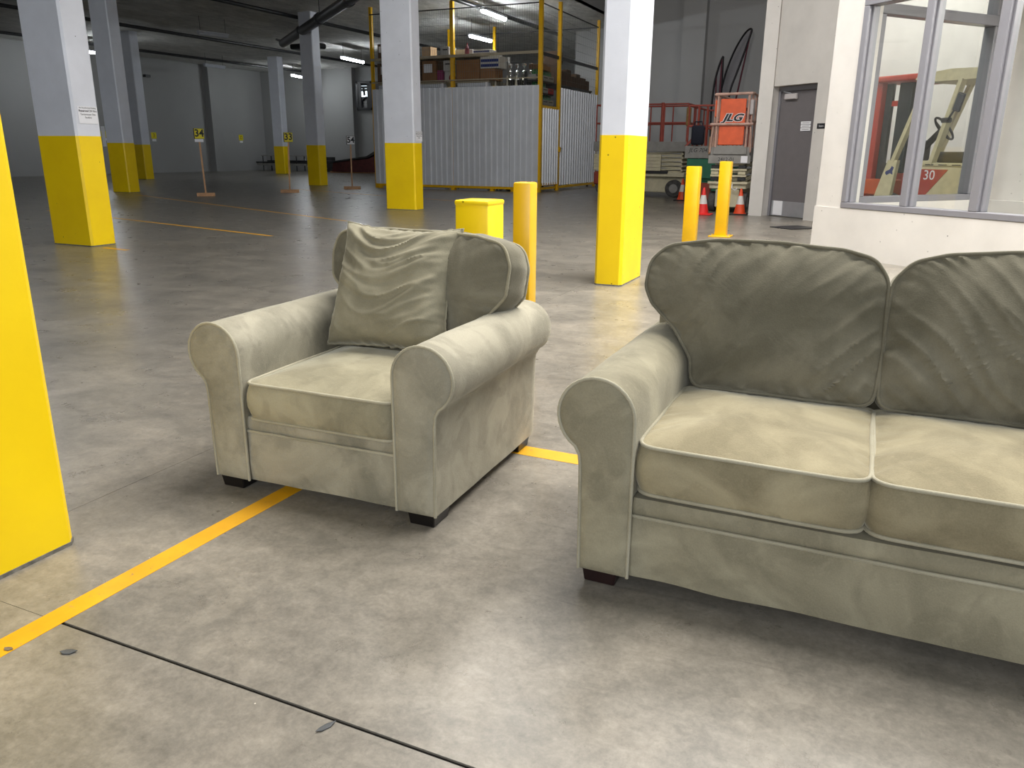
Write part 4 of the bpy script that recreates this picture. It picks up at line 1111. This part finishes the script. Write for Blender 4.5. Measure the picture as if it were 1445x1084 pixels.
# long cream lift side-on
cl = scissor_lift('long cream scissor lift with red guard rails seen from the side', (-7.40, 22.55, 0), 0, 2.55, 1.05, M_CREAM, M_GREYM, M_RED, 0.66, 1.47, 2.43, 0.235, 5, arms_m=M_CREAM)
for k in range(5):
    MB().bb((-.02, -.56, .70 + k * .088), (1.90, -.50, .70 + k * .088 + .084), .004).build('side_slat', M_CREAM, cl)
MB().bb((-.02, -.55, .30), (1.40, -.48, .66), .03).build('side_tank', M_RED, cl)
MB().bb((1.05, -.565, .36), (1.22, -.55, .6)).build('white_decal', M_PAPER, cl)
MB().cyl((1.86, -.5, 1.47), (1.86, -.5, 2.47), .045, 8).build('mast_post', M_RED, cl)
MB().bar((1.10, -.5, 1.5), (1.50, -.5, 1.93), .05, .05).build('brace', M_RED, cl)
MB().bb((1.40, -.53, .62), (2.1, -.45, .70), .01).build('wheel_guard', M_BLACK, cl)

def cone(x, y, h, mat, label):
    t = thing('traffic_cone', label, 'cone', (x, y, 0))
    b = h * .34
    MB().bb((-b, -b, 0), (b, b, .025), .01).build('base', mat if mat != M_CONEO else M_BLACK, t)
    def sec(z0, z1): return [(h * (.235 - .20 * z0), z0 * h), (h * (.235 - .20 * z1), z1 * h)]
    MB().lathe([(h * .26, .024)] + sec(.06, .40), 20).build('lower_body', mat, t, 50)
    plab(MB().lathe(sec(.40, .72), 20).build('reflective_band', plain('cone_band', lin(214, 210, 206), .4, var=.1, scale=20), t, 50), 'white reflective band')
    MB().lathe(sec(.72, .985) + [(h * .02, h)], 20).build('tip', mat, t, 50)
cone(-3.137, 16.17, .53, M_CONER, 'red traffic cone with a smudged band between the two bollards')
cone(-2.475, 16.55, .51, M_CONEO, 'orange traffic cone with clean white band before the orange lift')
cone(-4.57, 20.72, .55, M_CONEO, 'orange traffic cone standing behind the nearer slim bollard, by the cream lift')

M_EDGE = plain('black_sail_edge', lin(22, 20, 24), .5)
M_LUFF = plain('wine_luff_sleeve', lin(98, 26, 46), .6)
M_FILM = glass('clear_sail_film', (0.93, 0.92, 0.94))
def sail(pts, poles, label, y0=29.45):
    """pts: outline on the wall plane y=29.45"""
    t = thing('windsurf_sail', label, 'sail', (pts[0][0] + (29.45 - y0) * 0.17, y0, 0))
    def P(x, z): return Vector((x - pts[0][0], 0.30 * (z - 5.2) / 3.0, z))
    sm = []
    n = len(pts)
    for i in range(n):
        p0, p1, p2, p3 = (pts[(i + k) % n] for k in (-1, 0, 1, 2))
        for q in range(5):
            u = q / 5
            c = lambda k: 0.5 * (2 * p1[k] + (p2[k] - p0[k]) * u + (2 * p0[k] - 5 * p1[k] + 4 * p2[k] - p3[k]) * u * u + (3 * p1[k] - p0[k] - 3 * p2[k] + p3[k]) * u ** 3)
            sm.append((c(0), c(1)))
    ring = [P(*q) for q in sm]
    MB().tube(ring, .035, 6, closed=True).build('edge_tape', M_EDGE, t, 60)
    m = MB(); vs = [m.bm.verts.new(q) for q in ring]; vs2 = [m.bm.verts.new(q + Vector((0, .004, 0))) for q in ring]
    c = Vector((sum(q[0] for q in sm) / len(sm), sum(q[1] for q in sm) / len(sm)))
    m.bm.faces.new(vs); m.bm.faces.new(vs2[::-1]); bmesh.ops.triangulate(m.bm, faces=m.bm.faces[:])
    m.build('film', M_FILM, t)
    for a, b, r in poles: MB().cyl(P(*a), P(*b), r, 7, r * .5).build('luff_pole', M_LUFF, t)
sail([(-5.12, 0.03), (-5.40, 2.4), (-5.29, 3.58), (-5.12, 4.25), (-4.95, 4.68), (-4.75, 5.03), (-4.60, 5.18), (-4.52, 5.15), (-4.56, 4.95), (-4.72, 4.35), (-4.90, 3.72), (-5.04, 3.2), (-5.10, 2.2)], [((-5.2, 0.03), (-4.54, 5.1), .045)], 'tall clear sail with black edge and wine mast leaning on the wall')
sail([(-5.3, 0.03), (-5.58, 2.0), (-5.60, 3.19), (-5.52, 3.84), (-5.39, 4.27), (-5.37, 4.1), (-5.33, 3.2), (-5.28, 2.0)], [((-5.30, 0.03), (-5.40, 4.2), .06), ((-5.34, .03), (-5.55, 3.8), .04)], 'short clear sail with thick wine mast beside the taller sail', 28.9)

# ------------------------------------------------------------------ office block, door wall, alcove
HO = 5.2
ww = MB(); wbox(ww, Q_, (-0.22, 0, 0), (0.262, .22, HT)); wbox(ww, Q_, (1.345, 0, 0), (1.40, .22, HT)); wbox(ww, Q_, (0.262, 0, 2.40), (1.345, .22, HT))
wd_ = struct(ww.build('wall_door', M_OFFICE))
c_ = Q_(1.36, 0, 0); c2_ = Q_(1.36, .6, 0)
struct(MB().bb((-2.285, c_.y - .06, 0), (-2.03, c_.y + .5, HT)).build('trim_8', M_OFFICE))
aw = MB(); wbox(aw, Q_, (-0.34, 0.0, 0), (-0.22, 3.4, HT)); struct(aw.build('wall_alcove_side', M_OFFICE))
aw = MB(); wbox(aw, Q_, (-9.0, 3.3, 0), (-0.22, 3.45, HT)); struct(aw.build('wall_alcove', M_OFFICE))
# the grey door in its recess
dm = struct(thing('door_1', 'grey steel door with closer and kick plate', 'door', Q_(0, 0, 0), math.atan2(WD.y, WD.x))) 
del dm['category']
# local: x along WD (away from viewer side), y = -PD side is negative
def D(lo, hi, name, mat, bev=0.0, par=None):
    flip = lambda q: Vector((q[0], -q[1], q[2]))
    a = flip(lo); b = flip(hi)
    l = Vector(map(min, zip(a, b))); h = Vector(map(max, zip(a, b)))
    return MB().bb(l, h, bev).build(name, mat, par or dm)
for lo, hi in (((0.262, .14, 0), (0.312, .24, 2.36)), ((1.295, .14, 0), (1.345, .24, 2.36)), ((0.262, .14, 2.31), (1.345, .24, 2.40))): D(lo, hi, 'door_frame', M_GREYFRAME, .006)
lf = D((0.315, .175, 0.012), (1.292, .22, 2.305), 'door_leaf', M_DOOR, .004)
D((0.34, .168, .02), (1.27, .174, .30), 'kick_plate', M_STEEL, par=lf)
pl2 = D((0.98, .160, .03), (1.22, .167, .30), 'worn_patch', M_PAPER, par=lf)
D((0.86, .11, 2.16), (1.16, .172, 2.26), 'door_closer', M_SIL, .01, par=lf)
MB().bar((1.0, -.12, 2.26), (1.22, -.15, 2.31), .02, .02).build('closer_arm', M_STEEL, lf)
def face_W(fn, t, s, z): 
    return facing(-WD, fn(t, s, z))
n1 = thing('door_notice', 'three-strip white notice on the grey door', 'sign', Q_(0.60, .168, 1.675), math.atan2(WD.y, WD.x))
for k in range(3): MB().bb((-.12, .002, -.085 + k * .058), (.12, .006, -.035 + k * .058)).build('strip', M_PAPER, n1)
for k in range(3): MB().bb((-.09, .006, -.064 + k * .058), (.09, .0075, -.056 + k * .058)).build('text_line', plain('grey_ink', lin(120, 118, 120), .6), n1)
n2 = thing('room_plate', 'small black room name plate on the white wall by the door', 'sign', Q_(0.075, 0, 1.66), math.atan2(WD.y, WD.x))
MB().bb((-.09, .001, -.045), (.09, .008, .045), .003).build('plate', M_BLACK, n2)
lettering('Stairs', .05, facing((-1, 0, 0), (-.01, .0095, 0), (0, 0, 1)), M_PAPER, n2)
th = struct(MB().bb((-.0, 0, 0), (0.01, .01, .01)).build('trim_9', M_STEEL)); th.location = Q_(0.3, .2, 0)
mt = MB(); wbox(mt, Q_, (-1.1, -1.62, 0.0), (-0.60, -1.0, 0.012)); tag(mt.build('door_mat', M_BLACK), 'black floor mat lying in front of the grey door', 'mat')

# office box with windows in its front and end walls
SIL, HED = 0.575, 2.86
TL, TR_ = -0.385, -3.30            # front window span along WD
of = MB(); 
wbox(of, O_, (-6.0, 0.0, 0), (0.0, .16, SIL)); wbox(of, O_, (-6.0, 0, HED), (0, .16, HO)); wbox(of, O_, (TL, 0, SIL), (0, .16, HED)); wbox(of, O_, (-6.0, 0, SIL), (TR_, .16, HED))
wall_o = struct(of.build('wall_office_front', M_OFFICE))
oe = MB(); S0, S1 = 0.55, 2.93
wbox(oe, O_, (-.16, .16, 0), (0, 3.2, .60)); wbox(oe, O_, (-.16, .16, 3.6), (0, 3.2, HO)); wbox(oe, O_, (-.16, .16, .60), (0, S0, 3.6)); wbox(oe, O_, (-.16, S1, .60), (0, 3.2, 3.6))
struct(oe.build('wall_office_end', M_OFFICE))
ob = MB(); wbox(ob, O_, (-6.0, 3.05, 0), (0, 3.2, HO)); struct(ob.build('wall_office_back', M_OFFICE))
ob = MB(); wbox(ob, O_, (-6.15, 0, 0), (-6.0, 3.2, HO)); struct(ob.build('wall_office_side', M_OFFICE))
oc = MB(); wbox(oc, O_, (-6.0, .16, 3.55), (-.16, 3.05, 3.7)); struct(oc.build('ceiling_office', M_OFFICE))
ol = MB(); wbox(ol, O_, (-6.0, -.012, 0), (0.012, 0, SIL - .004)); struct(ol.build('trim_10', M_OFFICE))
ofl = MB(); wbox(ofl, O_, (-6.0, .16, 0), (-.16, 3.05, .02)); struct(ofl.build('floor_office', plain('office_floor', lin(150, 146, 138), .5)))
ol2 = MB(); wbox(ol2, O_, (-6.0, 2.95, 0.02), (-.16, 3.05, .60)); struct(ol2.build('trim_11', M_OFFICE))
# front window
wf = struct(thing('window_1', '', '', OC)); del wf['label']; del wf['category']
def wpart(fn, lo, hi, name, mat, par, bev=0.0):
    m = MB(); M = Matrix((WD, PD, Vector((0, 0, 1)))).transposed().to_4x4()
    m.bb(lo, hi, bev, M); return m.build(name, mat, par)
FD0, FD1 = -.02, .14
wpart(O_, (TR_, FD0, SIL), (TL, FD1, SIL + .065), 'window_sill_rail', M_GREYFRAME, wf, .006)
wpart(O_, (TR_, FD0, HED - .085), (TL, FD1, HED), 'window_head_rail', M_GREYFRAME, wf, .006)
for ta, tb in ((TL - .075, TL), (-1.275, -1.19), (-2.095, -2.0), (TR_, TR_ + .1)):
    st = wpart(O_, (ta, FD0, SIL + .066), (tb, FD1, HED - .086), 'mullion', M_GREYFRAME, wf, .008)
    wpart(O_, (ta - .022, .03, SIL + .067), (ta, FD1 - .01, HED - .087), 'glazing_stop', M_GREYFRAME, st, .004)
    wpart(O_, (tb, .03, SIL + .067), (tb + .022, FD1 - .01, HED - .087), 'glazing_stop', M_GREYFRAME, st, .004)
for ta, tb in ((-1.19, TL - .075), (-2.0, -1.275), (TR_ + .1, -2.095)):
    wpart(O_, (ta, .075, SIL + .066), (tb, .081, HED - .086), 'window_pane', M_GLASS, wf)
# end window with transom
we = struct(thing('window_2', '', '', OC)); del we['label']; del we['category']
E0, E1 = -.15, .01
wpart(O_, (E0, S0, .60), (E1, S1, .675), 'window_sill_rail', M_GREYFRAME, we, .006)
wpart(O_, (E0, S0, 2.78), (E1, S1, 2.90), 'transom', M_GREYFRAME, we, .006)
wpart(O_, (E0, S0, 3.5), (E1, S1, 3.6), 'window_head_rail', M_GREYFRAME, we, .006)
for sa, sb in ((S0, S0 + .09), (2.63, S1)):
    wpart(O_, (E0, sa, .676), (E1, sb, 2.779), 'mullion', M_GREYFRAME, we, .008)
    wpart(O_, (E0, sa, 2.901), (E1, sb, 3.499), 'mullion', M_GREYFRAME, we, .008)
wpart(O_, (-.075, S0 + .09, .676), (-.069, 2.63, 2.779), 'window_pane', M_GLASS, we)
wpart(O_, (-.075, S0 + .09, 2.901), (-.069, 2.63, 3.499), 'window_pane', M_GLASS, we)
# wall outlet inside the office
op = OC + WD * -3.1 + PD * 2.945
ot = thing('wall_outlet', 'grey outlet plate low on the white office wall behind glass', 'outlet', O_(-2.05, 2.945, .74), math.atan2(WD.y, WD.x))
MB().bb((-.1, .0, -.12), (.1, .012, .12), .004).build('plate', M_SIL, ot)
MB().bb((-.05, .012, -.06), (.05, .016, .06)).build('socket', M_GREYFRAME, ot)

# ------------------------------------------------------------------ forklift in the alcove (local: x forward along WD, y towards -PD)
FK = thing('forklift', 'old cream and red forklift seen through the office windows', 'forklift', O_(0, 3.25, 0), math.atan2(WD.y, WD.x))
# its near side is y = 0 and the body goes to y = -1.05
M_FCREAM = plain('chipped_cream_paint', lin(206, 196, 160), .5, var=.12, scale=9)
M_FRED = plain('forklift_red', lin(176, 58, 44), .45, var=.1)
M_FDARK = plain('mast_steel', lin(58, 62, 64), .5, .4, var=.2)
M_MATT = plain('black_vinyl', lin(38, 36, 34), .6)
def FB(lo, hi, name, mat, bev=0.0, par=None): return MB().bb(lo, hi, bev).build(name, mat, par or FK)
YW = -1.05
for x, r in ((1.72, .30), (0.05, .26)):
    for y in (-.12, YW + .12): wheel(FK, x, y, r, .2)
m = MB(); m.prism([(-.45, .30), (.98, .30), (1.18, .62), (1.12, 1.02), (-.45, 1.02)], YW + .03, -.02, lambda x, z, y: (x, y, z)); body = m.build('body', M_FCREAM, FK)
m = MB(); m.prism([(0.66, .975), (1.115, .975), (1.16, .64), (1.02, .55)], -.019, -.012, lambda x, z, y: (x, y, z)); rd = plab(m.build('red_panel', M_FRED, FK), 'red slanted panel with number')
lettering('30', .20, facing((-1, 0, 0), (0.955, -.010, .885)), M_PAPER, rd, depth=.004)
FB((-.45, YW + .02, 1.02), (1.14, .0, 1.07), 'deck_edge', M_FCREAM, .01)
for k in range(3): FB((0.46 + k * .22, .0, 1.035), (0.60 + k * .22, .003, 1.048), 'vent_slot', M_BLACK)
FB((-.9, YW + .05, .35), (-.40, -.03, 1.15), 'counterweight', M_FCREAM, .08)
FB((1.1, YW + .05, .30), (1.8, -.05, .36), 'floor_plate', M_MATT, .01)
m = MB(); m.prism([(1.40, .34), (1.90, .34), (1.93, .52), (1.66, 1.16), (1.72, 1.20), (1.60, 1.24), (1.50, 1.18), (1.42, .62), (1.30, .50)][0:0] or [(1.36, .30), (1.92, .30), (1.90, .50), (1.71, 1.10), (1.54, 1.10), (1.60, .52), (1.40, .42)], -.07, -.0, lambda x, z, y: (x, y, z)); cw = m.build('front_cowl', M_FCREAM, FK)
m = MB(); m.prism([(-.05, 0), (.02, .03), (.05, .08), (.09, .06), (.07, 0), (.08, -.05), (.03, -.03), (-.03, -.06), (-.06, -.03)], 0.0005, .004, lambda x, z, y: (1.67 - x, y, z + .93)); plab(m.build('blue_emblem', M_BLUE, cw), 'small blue running animal emblem')
for y in (-.035, YW + .035):
    MB().bar((1.63, y, 1.08), (1.22, y, 2.24), .09, .06).build('front_pillar', M_FCREAM, FK)
    MB().bar((0.96, y, 1.05), (0.66, y, 2.24), .11, .06).build('rear_pillar', M_FCREAM, FK)
FB((0.93, -.08, 1.05), (1.12, .005, 1.10), 'pillar_foot', M_FCREAM, .01)
m = MB(); m.prism([(0.30, 2.22), (1.30, 2.22), (1.42, 2.27), (1.38, 2.33), (0.85, 2.38), (0.30, 2.36)], YW, 0, lambda x, z, y: (x, y, z)); m.build('overhead_guard', M_FCREAM, FK)
FB((1.34, YW, 2.27), (2.24, 0, 2.36), 'mast_top_plate', M_FRED, .02)
for y in (-.16, YW + .16):
    FB((2.08, y - .06, .2), (2.24, y + .06, 2.28), 'outer_rail', M_FRED, .01)
for x0, x1, mat in ((1.62, 1.86, M_FDARK), (1.98, 2.10, M_FDARK)):
    FB((x0, -.30, .9 if x0 < 1.7 else .3), (x1, -.22, 2.26), 'mast_channel', mat, .01)
FB((1.60, -.62, .6), (1.70, -.50, 2.2), 'lift_cylinder', M_BLACK)
FB((1.86, -.28, 1.92), (1.98, -.24, 2.0), 'mast_bracket', M_FRED)
FB((1.86, -.30, .5), (2.0, -.2, 1.05), 'mast_foot', M_MATT)
FB((1.72, -.4, .55), (2.18, -.04, .80), 'tilt_bracket', plain('orange_bracket', lin(190, 84, 40), .5), .02)
for y in (-.3, YW + .3): FB((2.2, y - .05, .08), (3.1, y + .05, .13), 'fork', M_BLACK, .01)
st = MB(); R_ = Matrix.Translation((1.15, -.45, 1.57)) @ Matrix.Rotation(math.radians(-34), 4, 'Y') @ Matrix.Rotation(math.radians(40), 4, 'X')
st.tube([R_ @ Vector((.20 * math.cos(a), .20 * math.sin(a), 0)) for a in [2 * PI * k / 28 for k in range(28)]], .018, 7, closed=True); sw = st.build('steering_wheel', M_MATT, FK, 60)
for k in range(3):
    a = 2 * PI * k / 3; MB().cyl(R_ @ Vector((0, 0, -.03)), R_ @ Vector((.2 * math.cos(a), .2 * math.sin(a), 0)), .012, 6).build('spoke', M_MATT, sw)
MB().cyl(R_ @ Vector((0, 0, -.02)), Vector((1.62, -.45, 1.12)), .05, 8).build('steering_column', M_MATT, FK)
FB((1.42, -.62, 1.07), (1.66, -.28, 1.40), 'dash', M_MATT, .05)
m = MB(); m.bb((.40, -.75, 1.07), (1.14, -.28, 1.23), .06, seg=2); m.build('seat', M_MATT, FK, 50)
FB((.30, -.75, 1.15), (.42, -.28, 1.62), 'seat_back', M_MATT, .05)
mr = MB(); mr.box((0, 0, 0), (.13, .03, .26), Matrix.Translation((0.60, .06, 1.91)) @ Matrix.Rotation(math.radians(-14), 4, 'Y'), .02); mi = mr.build('mirror', M_MATT, FK, 50)
mr = MB(); mr.box((0, .017, 0), (.10, .003, .21), Matrix.Translation((0.60, .06, 1.91)) @ Matrix.Rotation(math.radians(-14), 4, 'Y')); mr.build('mirror_glass', M_CHROME, mi)
MB().tube([(0.80, 0, 1.66), (0.74, .05, 1.68), (0.66, .06, 1.80)], .014, 6).build('mirror_arm', M_MATT, FK)
MB().box((0.80, .0, 1.67), (.14, .08, .07), None, .015).build('mirror_clamp', M_MATT, FK)
MB().cyl((1.45, -.2, 1.07), (1.36, -.2, 1.35), .015, 6).build('lever', M_MATT, FK)
